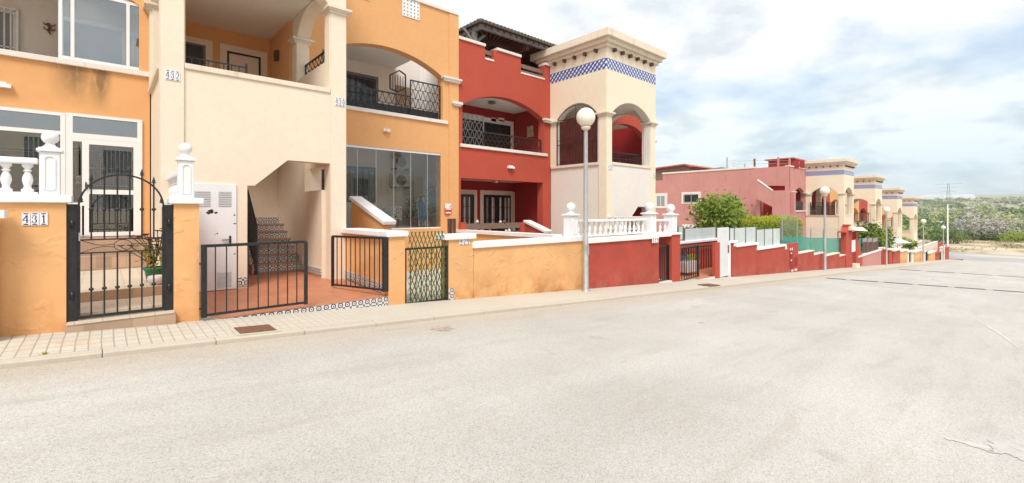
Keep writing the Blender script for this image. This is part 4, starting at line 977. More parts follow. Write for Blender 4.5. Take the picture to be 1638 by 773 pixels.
mb.build('tile_edge', M['rooftile'], r)
mb = MB(); zb_ = zE - .24
mb.box(xA+.12, xB-.12, yA+.14, yA+.26, zb_, zE-.095); mb.box(xA+.12, xA+.24, yA+.265, yB-.12, zb_, zE-.095); mb.box(xB-.24, xB-.12, yA+.265, yB-.12, zb_, zE-.095); mb.build('beam', M['wood'], r)
mb = MB()
for i in range(16):
    x = xA+.3 + (xB-xA-.6)*i/15; mb.bar((x, yA+.1, zE-.14), (ap[0]+(x-ap[0])*.12, ap[1]-.2, ap[2]-.24), .06, .09)
    y_ = yA+.3 + (yB-yA-.6)*i/15; mb.bar((xA+.1, y_, zE-.14), (ap[0]-.2, ap[1]+(y_-ap[1])*.12, ap[2]-.24), .06, .09); mb.bar((xB-.1, y_, zE-.14), (ap[0]+.2, ap[1]+(y_-ap[1])*.12, ap[2]-.24), .06, .09)
mb.build('rafter', M['darkwood'], r)
mb = MB(); mb.bar((xA+.2, (yA+yB)/2, zE-.3), (xB-.2, (yA+yB)/2, zE-.3), .14, .16); mb.bar(((xA+xB)/2, yA+.3, zE-.3), ((xA+xB)/2, yB-.2, zE-.3), .14, .16); mb.build('tie_beam', M['darkwood'], r)
for sx, sy in ((xA+.18, yA+.20+.35), (xB-.18, yA+.55), (xA+.18, yB-.2), (xB-.18, yB-.2)):
    mb = MB(); mb.box(sx-.07, sx+.07, sy-.07, sy+.07, 4.3, zE-.25); p = mb.build('post', M['wood'], r)
    mb = MB()
    for dx, dy in ((.45,0),(-.45,0),(0,.45)):
        for k in range(5):
            t0, t1_ = k/5, (k+1)/5
            f_ = lambda t: (sx + dx*t, sy + dy*t, zE-.75 + .5*(t**.7))
            mb.bar(f_(t0), f_(t1_), .05, .09)
    mb.build('brace', M['wood'], p)
mb = MB(); mb.box(8.6, 12.8, 12.5, 17.9, 4.3, 4.4); mb.build('roof_deck', M['kerb'], rh)

# --- tower 2 and the next red house behind its arches
tower(T2X, 0.0, 'tall pale cream stair tower with iron-grilled side arch, right of the red house', 'pale', grille=True)
number_tiles('428', px(972.5, S), px(979, S), pz(976, 272, S), pz(976, 263.5, S), S-.001, 'small worn number tiles on the near pier of the tall cream tower')
number_tiles('426', px(1044, S), px(1048, S), pz(1046, 285, S), pz(1046, 277, S), S-.001, 'small worn number tiles on the right pier of the tall cream tower')
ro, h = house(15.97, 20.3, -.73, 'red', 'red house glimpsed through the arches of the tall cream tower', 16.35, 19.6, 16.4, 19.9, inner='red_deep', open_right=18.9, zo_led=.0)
mb = MB(); zigzag(mb, 16.4, 19.55, h['L']+.02, h['L']+.55, F+.12, 2, .2); mb.build('balcony_railing', M['black'], ro)
mb = MB(); capital(mb, 19.6, 20.3, F-.05, F-.001, 3.47, .05); mb.build('capital', M['ledge'], ro)

# ================================================================== street walls, gates, balustrades
def street_wall(x0, x1, ztop, col, label, cop='white', ov=.05, y=WY, th=.26, ct=.10, zend=None, steps=None, cat='wall', name='street_wall', copx=None):
    r = thing(name, label, cat, ((x0+x1)/2, y, zs((x0+x1)/2)))
    zb = zs(x1) - .5; ze = ztop if zend is None else zend
    mb = MB(); mb.hexa([(x0,y,zb),(x1,y,zb),(x1,y+th,zb),(x0,y+th,zb),(x0,y,ztop-ct),(x1,y,ze-ct),(x1,y+th,ze-ct),(x0,y+th,ztop-ct)]); mb.build('wall_body', M[col], r)
    if cop:
        a, b = copx or (x0-ov, x1+ov)
        mb = MB(); mb.hexa([(a,y-ov,ztop-ct+.002),(b,y-ov,ze-ct+.002),(b,y+th+ov,ze-ct+.002),(a,y+th+ov,ztop-ct+.002),(a,y-ov,ztop),(b,y-ov,ze),(b,y+th+ov,ze),(a,y+th+ov,ztop)]); mb.build('coping', M[cop], r, bevel=.012)
    return r
def pedestal(x, y, z, hgt, label, w=.085):
    r = thing('pedestal', label, 'pedestal', (x, y, z), 'white pedestals with ball finials')
    mb = MB(); mb.box(x-w, x+w, y-w, y+w, z+.001, z+hgt); b = mb.build('post', M['white'], r, bevel=.006)
    mb = MB()
    p = arc(x-w*.52, x+w*.52, z+.06, z+hgt-.10, z+hgt-.05, 8)
    for i in range(len(p)): q = p[(i+1) % len(p)]; mb.bar((p[i][0], y-w-.004, p[i][1]), (q[0], y-w-.004, q[1]), .014, .012)
    mb.build('moulding', M['white'], b)
    mb = MB(); mb.box(x-w*1.3, x+w*1.3, y-w*1.3, y+w*1.3, z+hgt+.001, z+hgt+.035); mb.box(x-w*1.1, x+w*1.1, y-w*1.1, y+w*1.1, z+hgt+.036, z+hgt+.05); mb.build('cap', M['white'], r, bevel=.008)
    mb = MB(); R_ = w*.92
    mb.lathe((x,y,z+hgt+.051), [(w*.95,0),(w*.6,.025),(w*.45,.05),(w*.5,.058)] + [(max(.001, R_*math.sin(R(a))), .05+R_*.92 - R_*math.cos(R(a))) for a in range(35, 181, 12)], 24); mb.build('ball_finial', M['white'], r)
    return r
BAL = [(.052,0),(.052,.045),(.034,.06),(.030,.10),(.040,.15),(.046,.20),(.040,.26),(.024,.32),(.022,.335),(.036,.345),(.036,.36),(.024,.37),(.030,.40),(.046,.425),(.046,.47)]
def balustrade(x0, x1, z, hgt, n, label, y=WY+.13, axis='y', base=True):
    r = thing('balustrade', label, 'balustrade', ((x0+x1)/2, y, z) if axis == 'y' else (y, (x0+x1)/2, z), 'white balustrades on the street walls')
    def B(a, b, o, c, d): mb = MB(); return mb.box(a, b, y-o, y+o, c, d) if axis == 'y' else mb.box(y-o, y+o, a, b, c, d)
    B(x0, x1, .075, z+hgt-.065, z+hgt).build('handrail', M['white'], r, bevel=.01)
    if base: B(x0, x1, .07, z+.001, z+.03).build('base_rail', M['white'], r)
    hb = hgt - .065 - .03
    for i in range(n):
        c = x0 + (x1-x0)*(i+.5)/n; mb = MB(); p = (c, y, z+.03) if axis == 'y' else (y, c, z+.03)
        mb.lathe(p, [(a, b*hb/.47) for a, b in BAL], 12); mb.build('baluster', M['white'], r)
    return r
# 431
street_wall(-6, -0.32, 0.185, 'orange_stucco', 'orange trowelled street wall carrying the blue 431 number tiles', ct=.095, ov=.05)
mb = MB(); mb.box(-1.4, px(11,WY-.12), WY-.30, WY-.06, pz(5,349,WY-.1), pz(5,336,WY-.1)); mb.box(-1.4, px(11,WY-.12)-.06, WY-.26, WY-.07, -1.9, pz(5,349,WY-.1)-.001); tag(mb.build('side_ledge', M['white']), 'small white ledge low at the left picture edge against the 431 wall', 'ledge')
number_tiles('431', -.68, -.47, -.165, -.02, WY-.001, 'blue and white number tiles reading 431 on the orange street wall')
pedestal(-.46, WY+.13, .186, .50, 'white pedestal with ball finial above the 431 number tiles')
balustrade(-2.4, -.56, .186, .42, 11, 'white balustrade on the orange 431 wall at far left')
# pillar right of the gate
street_wall(0.70, 0.98, .175, 'orange_stucco', 'narrow orange pillar with white cap between the arched gate and the low gate', ct=.085, ov=.05)
pedestal(.84, WY+.13, .176, .50, 'white pedestal with ball finial on the narrow orange pillar right of the arched gate')
mb = MB(); mb.box(.74, .96, WY+.27, S+.03, -2.3, .06); w_ = mb.build('side_wall', M['orange'], None); tag(w_, 'orange side wall running back from the narrow pillar to the cream tower', 'wall')
mb = MB(); mb.box(.72, .98, WY+.32, S-.02, .062, .14); tag(mb.build('side_coping', M['white']), 'white coping under the small balustrade that runs back to the cream tower', 'coping')
balustrade(WY+.36, S-.05, .142, .42, 7, 'short white balustrade running back to the cream tower behind the arched gate', y=.85, axis='x')
# arched iron gate
def gate431():
    r = thing('arched_gate', 'tall black wrought iron gate with arched top and spear finials', 'gate', (.19, WY+.05, -1.3)); y = WY + .05
    for a, b in ((-.318, -.225), (.605, .698)):
        mb = MB(); mb.box(a, b, y-.025, y+.025, -1.33, .08); mb.build('gate_post', M['black'], r)
        for zz_ in (-1.05, -.2):
            mb = MB(); mb.lathe(((a+b)/2, y-.035, zz_), [(.001,0),(.016,0),(.016,.09),(.001,.09)], 8); mb.build('hinge', M['black'], r)
    A0, A1 = -.215, .595
    mb = MB(); ap = arc(A0, A1, .0, .02, .455, 26)[2:]
    # semi-elliptic top
    ap = [((A0+A1)/2 + (A1-A0)/2*math.cos(R(a)), .05 + .40*math.sin(R(a))) for a in range(0, 181, 6)]
    for i in range(len(ap)-1): mb.bar((ap[i][0], y, ap[i][1]), (ap[i+1][0], y, ap[i+1][1]), .024, .02)
    mb.bar((A0, y, -1.27), (A0, y, .06), .03); mb.bar((A1, y, -1.27), (A1, y, .06), .03); mb.bar((A0-.015, y, -1.28), (A1+.015, y, -1.28), .035)
    for z in (-.35, -.51): mb.bar((A0, y, z), (A1, y, z), .016)
    mb.build('gate_frame', M['black'], r)
    us = (146, 167, 187.8, 207.6, 227, 246)
    for u in us:
        x = px(u, y); ze = .05 + .40*math.sqrt(max(0, 1-((x-.19)/.405)**2))
        mb = MB(); mb.bar((x, y, -1.27), (x, y, -.51), .017); mb.bar((x, y, -.35), (x, y, ze+.045), .017)
        for zk in (-.95, .02): mb.lathe((x,y,zk), [(.009,-.02),(.022,-.012),(.024,.0),(.022,.012),(.009,.02)], 10)
        b = mb.build('upright', M['black'], r)
        mb = MB(); mb.lathe((x,y,ze+.04), [(.010,0),(.013,.006),(.020,.012),(.010,.018),(.019,.032),(.012,.055),(.001,.095)], 8); mb.bar((x-.025, y, ze+.055), (x+.025, y, ze+.055), .009); mb.build('finial', M['black'], b)
    for x in (A0+.02, A1-.02):
        mb = MB(); mb.lathe((x,y,.10), [(.010,0),(.018,.010),(.010,.018),(.019,.032),(.012,.055),(.001,.095)], 8); mb.bar((x-.025, y, .115), (x+.025, y, .115), .009); mb.build('finial', M['black'], r)
    mb = MB(); c = (.19, -.43)
    mb.tube([(c[0]+.085*math.cos(R(a)), y, c[1]+.07*math.sin(R(a))) for a in range(0, 361, 15)], .0045, 6)
    for s_ in (-1, 1):
        mb.tube([(c[0]+s_*(.085+.32*t), y, c[1]-.02+.06*t*math.cos(3*t)) for t in [k/12 for k in range(13)]], .0045, 6)
        mb.tube([(c[0]+s_*(.085+.32*t), y, c[1]+.02-.06*t*math.cos(3*t)) for t in [k/12 for k in range(13)]], .0045, 6)
    mb.build('scrollwork', M['black'], r)
    mb = MB(); mb.box(-.215, -.20, y-.03, y+.03, -.36, -.26); mb.bar((-.20, y-.04, -.30), (-.12, y-.04, -.30), .014); mb.build('latch', M['galv'], r)
gate431()
mb = MB(); mb.box(-.33, .715, WY-.075, WY+.30, -1.9, -1.335); a_ = mb.build('gate_step', M['tanstep'], None); tag(a_, 'tan tiled step below the arched black gate', 'step')
mb = MB(); mb.box(-.315, .70, WY-.085, WY+.30, -1.334, -1.31); t_ = mb.build('tread', M['paletile'], a_); 
t_.location = Vector((0,0,0)); 
for v in t_.data.vertices: v.co = v.co + (Vector(t_['_org']) - Vector(a_['_org']))
t_.parent = a_
mb = MB(); mb.box(-4, .735, WY+.301, 8.70, -2, -1.27); struct(mb.build('patio_floor', M['paletile']))
mb = MB(); mb.box(-4, .735, 8.705, 11.75, -2, -1.13); struct(mb.build('patio_floor', M['paletile']))
r = thing('patio_steps', 'tan tiled steps up to the white glazed porch behind the arched gate', 'steps', (0, 11.9, -1.13))
mb = MB(); mb.box(-4, .70, 8.69, 8.704, -1.268, -1.132); mb.build('riser', M['tanstep'], r)
mb = MB(); mb.box(-4, .705, 11.755, 11.99, -2, -.86); mb.build('step', M['tanstep'], r)
mb = MB(); mb.box(-4, .70, 12.0, F+.02, -2, -.515); mb.build('step', M['tanstep'], r)
mb = MB(); mb.box(-4, .71, F+.301, 14.09, -.66, -.52); mb.build('porch_floor', M['paletile'], r)
r = plant_pot(px(247, 9.3), 9.3, -1.13, .135, .235, 'greenpot', 'rosette plant with purple and green leaves in a green glazed pot behind the arched gate', ['leaf','leaf_o','leaf_y'], 130, .42)
mb = MB(); random.seed(11); bx, by_ = px(247, 9.3), 9.3
for i in range(15):
    a = random.uniform(0, 6.28); tip = Vector((bx + random.uniform(-.42, .12), by_ + random.uniform(-.2, .1), -1.13 + .235 + random.uniform(.32, .70)))
    mb.tube([(bx, by_, -.9), ((bx+tip.x)/2 + .03, by_, tip.z - .18), tip], .007, 6, 1)
    for k in range(16):
        b_a = k*2.399; d = Vector((math.cos(b_a), math.sin(b_a), .45)).normalized(); l = .07; s_ = d.cross(Vector((0,0,1))).normalized()*.018
        mb.add([tip, tip+d*l*.6-s_, tip+d*l, tip+d*l*.6+s_], [(0,1,2,3)], 0)
mb.build('rosette', [M['purple'], M['bark']], r)
mb = MB(); xx, yy = px(250, 8.85), 8.85; mb.lathe((xx,yy,-1.13), [(.001,0),(.06,0),(.105,.05),(.115,.10),(.10,.14),(.085,.145),(.08,.12),(.001,.12)], 20); tag(mb.build('flower_pot', M['whitepot']), 'small round white bowl in front of the green pot', 'pot')
# entrance ramp of the shared stair
mb = MB(); m_ = .043
zr = lambda y: -1.51 + m_*(y - WY)
mb.hexa([(.985,WY+.02,-2.4),(3.77,WY+.02,-2.4),(3.77,S+.02,-2.4),(.985,S+.02,-2.4),(.985,WY+.02,zr(WY)),(3.77,WY+.02,zr(WY)),(3.77,S+.02,zr(S)),(.985,S+.02,zr(S))])
mb.hexa([(2.02,S+.021,-2.4),(3.49,S+.021,-2.4),(3.49,S+.305,-2.4),(2.02,S+.305,-2.4),(2.02,S+.021,zr(S)),(3.49,S+.021,zr(S)),(3.49,S+.305,zr(S)),(2.02,S+.305,zr(S))])
mb.hexa([(1.03,S+.306,-2.4),(3.50,S+.306,-2.4),(3.50,13.09,-2.4),(1.03,13.09,-2.4),(1.03,S+.306,zr(S)),(3.50,S+.306,zr(S)),(3.50,13.09,zr(11.3)),(1.03,13.09,zr(11.3))])
struct(mb.build('entrance_floor', M['terracotta']))
mb = MB(); mb.box(.99, 3.765, WY-.005, WY+.015, -2.2, -1.512); tag(mb.build('tiled_threshold', M['azulejo']), 'patterned tile threshold along the sidewalk at the terracotta entrance', 'threshold')
def bar_gate(p0, p1, z0, z1, n, label, lean=0, th=.022):
    a = Vector((p0[0], p0[1], 0)); b = Vector((p1[0], p1[1], 0)); r = thing('bar_gate', label, 'gate', (p0[0], p0[1], z0), 'low barred entrance gates')
    mb = MB(); mb.bar((a.x,a.y,z0), (a.x,a.y,z1+.02), .065); mb.bar((b.x,b.y,z0), (b.x,b.y,z1), .045); mb.bar((a.x,a.y,z1), (b.x,b.y,z1), .04); mb.bar((a.x,a.y,z0+.03), (b.x,b.y,z0+.03), .032); mb.build('gate_frame', M['black'], r)
    for i in range(1, n):
        c = a + (b-a)*i/n; mb = MB(); mb.bar((c.x,c.y,z0+.03), (c.x,c.y,z1), th); mb.build('bar', M['black'], r)
    return r
r = bar_gate((1.03, WY-.03), (2.36, WY-.03), -1.455, -.48, 10, 'low black barred gate standing across the left half of the terracotta entrance', th=.014)
mb = MB(); 
for z in (-.72, -1.33): mb.bar((.975, WY-.03, z), (1.03, WY-.03, z), .02)
mb.build('hinge', M['black'], r)
r = bar_gate((3.70, WY+.02), (3.24, 8.72), -1.42, -.48, 11, 'low black barred gate swung open inward beside the orange pier', th=.014)
mb = MB()
for z in (-.6, -.95, -1.3): mb.bar((3.70, WY+.02, z), (3.78, WY+.02, z), .02)
mb.bar((3.755, WY+.02, -1.42), (3.755, WY+.02, -.5), .03); mb.build('hinge', M['black'], r)
street_wall(3.77, 4.09, -.365, 'orange_stucco', 'orange pier with white cap between the open low gate and the green trellis gate', ct=.10)
r = thing('side_wall', 'orange side wall with white coping running back from the pier to the cream tower', 'wall', (3.9, 8.6, -1.5))
mb = MB(); mb.box(3.83, 4.06, WY+.262, S-.001, -2.3, -.466); mb.build('wall_body', M['orange_stucco'], r)
mb = MB(); mb.box(3.72, 4.14, WY+.312, S-.005, -.464, -.366); mb.build('coping', M['white'], r, bevel=.012)
mb = MB(); mb.hexa([(3.812,WY+.27,zr(WY)),(3.829,WY+.27,zr(WY)),(3.829,S-.01,zr(S)),(3.812,S-.01,zr(S)),(3.812,WY+.27,zr(WY)+.16),(3.829,WY+.27,zr(WY)+.16),(3.829,S-.01,zr(S)+.17),(3.812,S-.01,zr(S)+.17)]); mb.build('skirting', M['azulejo'], r)
# green trellis gate
r = thing('garden_gate', 'small dark gate covered with a green expanding trellis', 'gate', (4.55, WY+.05, -1.73)); y = WY+.05
mb = MB(); mb.bar((4.12,y,-1.72), (4.12,y,-.70), .035); mb.bar((5.01,y,-1.76), (5.01,y,-.68), .05); mb.bar((4.12,y,-.70), (5.01,y,-.70), .035); mb.bar((4.12,y,-1.70), (5.01,y,-1.72), .035)
mb.build('gate_frame', M['black'], r)
for i in range(1, 8): x = 4.12 + .89*i/8; mb = MB(); mb.bar((x,y,-1.70), (x,y,-.70), .012); mb.build('bar', M['black'], r)
mb = MB(); x0_, x1_, z0_, z1_ = 4.16, 4.99, -1.68, -.385; step = .083; k = .40; yt = y - .03
n = int((x1_-x0_)/step)
for j, sgn in ((0, 1), (1, -1)):
    for i in range(-8, n+9):
        # strip rising with slope; clipped to the rectangle
        xb0 = x0_ + step*i; H_ = z1_-z0_; run = H_*k*sgn
        t0, t1_ = 0.0, 1.0; xs0, xs1 = xb0, xb0+run
        pts = []
        for q in range(25):
            t = q/24; x = xs0 + (xs1-xs0)*t
            if x0_ <= x <= x1_: pts.append((x + .008*math.sin(t*9+i), yt - .006*j - .01*math.sin(t*6), z0_ + H_*t))
        for q in range(len(pts)-1): mb.bar(pts[q], pts[q+1], .022, .006)
mb.build('trellis', M['green'], r)
mb = MB(); mb.box(4.09, 5.04, WY-.02, WY+.3, -2.2, -1.765); tag(mb.build('gate_step', M['terracotta']), 'red tiled sill below the green trellis gate', 'step')
# pier 429 and long worn orange wall
street_wall(5.04, 5.63, -.46, 'orange_worn', 'orange pier with white cap and 429 tiles right of the green trellis gate', ct=.11, copx=(4.93, 5.68))
mb = MB(); mb.box(5.035, 5.16, WY-.012, WY-.001, -2.0, -1.52); tag(mb.build('tile_strip', M['azulejo']), 'patterned tiles at the foot of the pier right of the trellis gate', 'tiles')
number_tiles('429', px(734.5,WY), px(751,WY), pz(742,391.5,WY), pz(742,380.5,WY), WY-.001, 'blue and white number tiles reading 429 on the orange pier')
street_wall(5.64, 9.20, -.64, 'orange_worn', 'long worn orange street wall with white coping left of the tall lamp', ct=.125, copx=(5.60, 9.2))
r = thing('divider_wall', 'white-capped wall running back between the orange and the red front yards', 'wall', (8.5, 9.6, -1.6))
mb = MB(); mb.box(8.42, 8.62, WY+.262, F-.03, -2.3, -.69); mb.build('wall_body', M['orange'], r)
mb = MB(); mb.box(8.36, 8.68, WY+.32, F-.04, -.688, -.595); mb.build('coping', M['white'], r)
mb = MB(); rr = []
for k, u in enumerate((718, 722, 727)):
    yb_ = 8.6; x = px(u, yb_); mb = MB(); mb.lathe((x, yb_, -.9), [(.03,0),(.035,.1),(.03,.3),(.034,pz(u,350,yb_)+.9)], 8)
    tag(mb.build('post_stub', M['darkwood']), ('left','middle','right')[k] + ' of three short dark stakes above the pier with the 429 tiles', 'stake', 'short dark stakes behind the pier')
# red wall and balustrades
street_wall(9.21, 12.72, -.70, 'red_wall', 'deep red street wall under the long white balustrade right of the lamp', ct=.14, copx=(9.22, 12.66))
pedestal(8.79, WY+.13, -.64, .52, 'white pedestal with ball finial left of the tall lamp post', .13)
balustrade(8.95, 12.15, -.665, .44, 14, 'long white balustrade on the red wall right of the tall lamp')
pedestal(12.40, WY+.13, -.70, .60, 'white pedestal with ball finial at the right end of the long white balustrade', .15)
balustrade(8.0, 11.5, -.62, .44, 12, 'white balustrade running back into the yard of the cream tower', y=13.0, axis='x')
r = street_wall(12.73, 13.49, -.70, 'red', 'red return wall with white coping behind the small barred gate', y=WY+.55, ct=.08, th=.2)
balustrade(12.56, 13.45, -.70, .44, 3, 'short white balustrade between the two right-hand pedestals', y=WY+.13)
mb = MB(); mb.box(12.665, 13.445, WY-.02, WY+.28, -.80, -.702); tag(mb.build('lintel', M['white']), 'white beam over the small barred gate under the short balustrade', 'beam')
pedestal(13.64, WY+.13, -.70, .56, 'rightmost white pedestal with ball finial above the red pier', .15)
street_wall(13.50, 14.02, -.705, 'red', th=.54, label='red pier between the small barred gate and the open driveway gate', ct=.06)
bar_gate((13.5, WY+.12), (12.74, WY+.10), -2.20, -1.10, 6, 'small dark barred gate closed between the long red wall and the red pier', th=.018)
mb = MB(); mb.box(12.73, 13.49, WY-.01, WY+.54, -2.9, -2.21); tag(mb.build('gate_step', M['pale']), 'pale step below the small barred gate in the red wall', 'step')
num = number_tiles('427', px(1040,WY), px(1050,WY), pz(1045,388.5,WY), pz(1045,382,WY), WY-.06, 'worn number tiles at the right end of the white coping on the long red wall')
# driveway recess with open gate, planter, grille wall
mb = MB(); mb.box(14.03, 16.5, WY+.02, 8.89, -3.2, -2.37); mb.box(16.5, 21, WY+.35, 8.89, -3.2, -2.375); struct(mb.build('driveway_floor', M['terracotta']))
mb = MB(); mb.box(14.03, 16.5, WY-.01, WY+.019, -3.2, -2.372); tag(mb.build('threshold', M['pale']), 'pale threshold of the red driveway opening', 'threshold')
yb2 = 8.9
r = street_wall(14.03, 21.0, pz(1118, 384, yb2)+.0, 'red', 'bright red rear wall of the driveway recess with white coping', y=yb2, th=.2, ct=.10)
bar_gate((px(1141,yb2-.15), yb2-.15), (px(1092,yb2-.15), yb2-.15), pz(1115,440,yb2), pz(1115,394,yb2), 12, 'wide dark barred gate folded against the red rear wall of the driveway', th=.02)
bar_gate((px(1116.5,WY+.25), WY+.25), (14.06, WY+.05), -2.33, -1.22, 8, 'dark barred gate leaf closing the left half of the red driveway opening', th=.022)
r = thing('planter', 'white planter box with bluish and green plants behind the barred gate leaf', 'planter', (px(1100,8.4), 8.4, -2.37))
xa, xb = px(1088,8.4), px(1111,8.4); mb = MB(); mb.panel([[(xa+.1,-2.37+.12),(xb-.1,-2.37+.12),(xb,pz(1100,418,8.4)),(xa,pz(1100,418,8.4))]], 'y', 8.2, 8.6); mb.build('box', M['whitepot'], r)
mb = MB(); random.seed(5); ztp = pz(1100,418,8.4)
for i in range(260):
    p = Vector((random.uniform(xa,xb), random.uniform(8.2,8.6), ztp+random.uniform(0,.22))); d = Vector((random.gauss(0,1),random.gauss(0,1),abs(random.gauss(0,1)))).normalized()*.07; s_ = d.cross(Vector((.2,.4,1))).normalized()*.02
    mb.add([p, p+d*.5-s_, p+d, p+d*.5+s_], [(0,1,2,3)], 1 if p.x < xa+.35*(xb-xa) else 0)
mb.build('foliage', [M['leaf'], M['cloth']], r)
def frost_fence(panels, y, label, zb, zt):
    r = thing('glass_fence', label, 'glass fence', (panels[0][0], y, zb))
    for i, (a, b, *zz_) in enumerate(panels):
        z0, z1 = zz_ if zz_ else (zb, zt)
        mb = MB(); mb.box(a+.03, b-.03, y, y+.012, z0, z1); mb.build('glass_panel', M['frost'], r)
        mb = MB(); mb.bar((b, y+.006, z0-.06), (b, y+.006, z1+.03), .045); mb.build('fence_post', M['greyiron'], r)
    mb = MB(); a = panels[0][0]; mb.bar((a, y+.006, zb-.06), (a, y+.006, zt+.03), .045); mb.build('fence_post', M['greyiron'], r)
    return r
frost_fence([(px(1095,yb2+.1), px(1145,yb2+.1))], yb2+.1, 'wide pale frosted glass panel above the red rear wall of the driveway', pz(1118,383.5,yb2+.1), pz(1118,365,yb2+.1))
frost_fence([(px(1085,yb2+.11), px(1093,yb2+.11))], yb2+.12, 'narrow frosted glass panel just left of the wide one', pz(1090,383,yb2+.1), pz(1090,363,yb2+.1))
street_wall(16.53, 16.93, pz(1148,388,WY), 'red', 'slim red pier left of the tall white panel gate', cop=None, ct=0.0, th=.10)
r = thing('panel_gate', 'tall plain white panel gate between the red driveway and the red wall', 'gate', (17.4, WY+.1, -2.5))
mb = MB(); mb.box(16.97, 17.88, WY+.08, WY+.12, -2.46, pz(1160,364,WY+.1)); mb.build('gate_leaf', M['door'], r)
mb = MB()
for i in range(1, 9): x = 16.97+.91*i/9; mb.box(x-.004, x+.004, WY+.0785, WY+.0795, -2.42, pz(1160,366,WY+.1))
mb.build('groove', M['greyiron'], r)
mb = MB(); mb.box(17.78, 17.83, WY+.05, WY+.079, -1.6, -1.3); mb.build('handle', M['greyiron'], r)
mb = MB(); mb.box(17.885, 17.96, WY+.04, WY+.16, -2.7, -1.15); mb.build('gate_post', M['upvc'], r)
zA, zB_ = pz(1195,389.5,WY), pz(1235,393.5,WY)
street_wall(17.97, 18.35, pz(1175,385,WY), 'red_wall', 'short red pier at the left end of the frosted fence wall', ct=.09)
mb = MB(); mb.box(px(1173,WY)+.02, px(1177,WY)+.05, WY-.02, WY-.001, pz(1175,394,WY), pz(1175,388,WY)); tag(mb.build('letter_plate', M['plate']), 'small pale number plate on the short red pier', 'plate')
street_wall(18.36, px(1211,WY), zA, 'red_wall', 'upper step of the red wall below the frosted glass fence', ct=.10)
street_wall(px(1211,WY)+.01, px(1256,WY), zB_, 'red_wall', 'lower step of the red wall below the frosted glass fence', ct=.10)
us = (1167, 1174.5, 1192.5, 1209)
frost_fence([(px(us[i],WY+.13), px(us[i+1],WY+.13)) for i in range(3)], WY+.13, 'left frosted glass fence on the upper step of the red wall', zA, pz(1195,364,WY+.13))
us = (1209.8, 1222.5, 1236, 1248)
frost_fence([(px(us[i],WY+.13), px(us[i+1],WY+.13)) for i in range(3)], WY+.13, 'right frosted glass fence on the lower step of the red wall', zB_, pz(1230,366.5,WY+.13))
# meter section
xm0, xm1 = px(1256,WY)+.01, px(1277,WY)
r = street_wall(xm0, xm1, pz(1266,390,WY), 'red_wall', 'red wall section with meter cupboard doors and conduits', cop='red_wall', ct=.04, ov=.0)
for u0, u1, v0, v1 in ((1263,1267.5,395,412), (1263,1269,414,429), (1271,1275.5,412,427)): mb = MB(); mb.box(px(u0,WY), px(u1,WY), WY-.02, WY-.001, pz(1268,v1,WY), pz(1268,v0,WY)); mb.build('meter_door', M['red_deep'], r)
for u0, u1, v0, v1 in ((1262.5,1264,396,400), (1265.5,1267,396,400), (1264,1266,403.5,405.5), (1264,1266,415,417), (1265,1268,431,434), (1270,1274,431,434)): mb = MB(); mb.box(px(u0,WY), px(u1,WY), WY-.03, WY-.021, pz(1268,v1,WY), pz(1268,v0,WY)); mb.build('meter_plate', M['ledge'], r)
mb = MB(); mb.box(px(1255.5,WY), px(1258,WY), WY-.03, WY-.003, pz(1257,399,WY), pz(1257,394,WY)); mb.build('socket_plate', M['ledge'], r)
# stepped wall with netting
steps = [(1277,1302,404.5), (1302,1320,407), (1320,1343,408.5), (1343,1352,410)]
lab = ['first (tallest) step of the red wall with green netting above','second step of the red wall with green netting, left of the middle lamp','third step of the red netted wall, right of the middle lamp','last short step of the red netted wall beside the roofed gateway']
for (a, b, v), l_ in zip(steps, lab):
    street_wall(px(a,WY)+.01, px(b,WY), pz((a+b)/2, v-2, WY), 'red_wall', l_, cop='cream_w', ct=.06, ov=.03)
r = thing('net_fence', 'green shade net on slim posts above the stepped red wall', 'fence', (px(1250,WY+.35), WY+.35, -3.3)); yn = WY+.35
mb = MB(); nn2 = 30; A_, B_ = px(1249,yn), px(1352,yn)
tops = [(A_+(B_-A_)*i/nn2) for i in range(nn2+1)]
z_t = lambda x: -1.22 - .047*(x-A_) - .03*abs(math.sin((x-A_)*.9)); z_b = lambda x: -2.1 - .075*(x-A_)
mb.add([(x, yn + .03*math.sin(x*2.3), z_t(x)) for x in tops] + [(x, yn - .02 + .05*math.sin(x*1.7), z_b(x)) for x in tops], [(i, i+1, i+nn2+2, i+nn2+1) for i in range(nn2)], 0, True); mb.build('netting', M['net'], r)
mb = MB(); mb.add([(A_, yn+.01, z_t(A_)-.02), (B_, yn+.01, z_t(B_)-.02), (B_, yn+.01, z_t(B_)+.62), (px(1275,yn), yn+.01, z_t(px(1275,yn))+.6), (px(1275,yn), yn+.01, z_t(px(1275,yn))+1.15), (A_, yn+.01, z_t(A_)+1.1)], [(0,1,2,3,4,5)]); mb.build('wire_mesh', M['wire'], r)
for u, vt in ((1251,352), (1275,350), (1297,366), (1317,368), (1340,370), (1351,372)):
    x = px(u, yn); mb = MB(); mb.bar((x, yn, zs(x)-.2), (x, yn, pz(u, vt, yn)), .05); mb.build('fence_post', M['galv'], r)
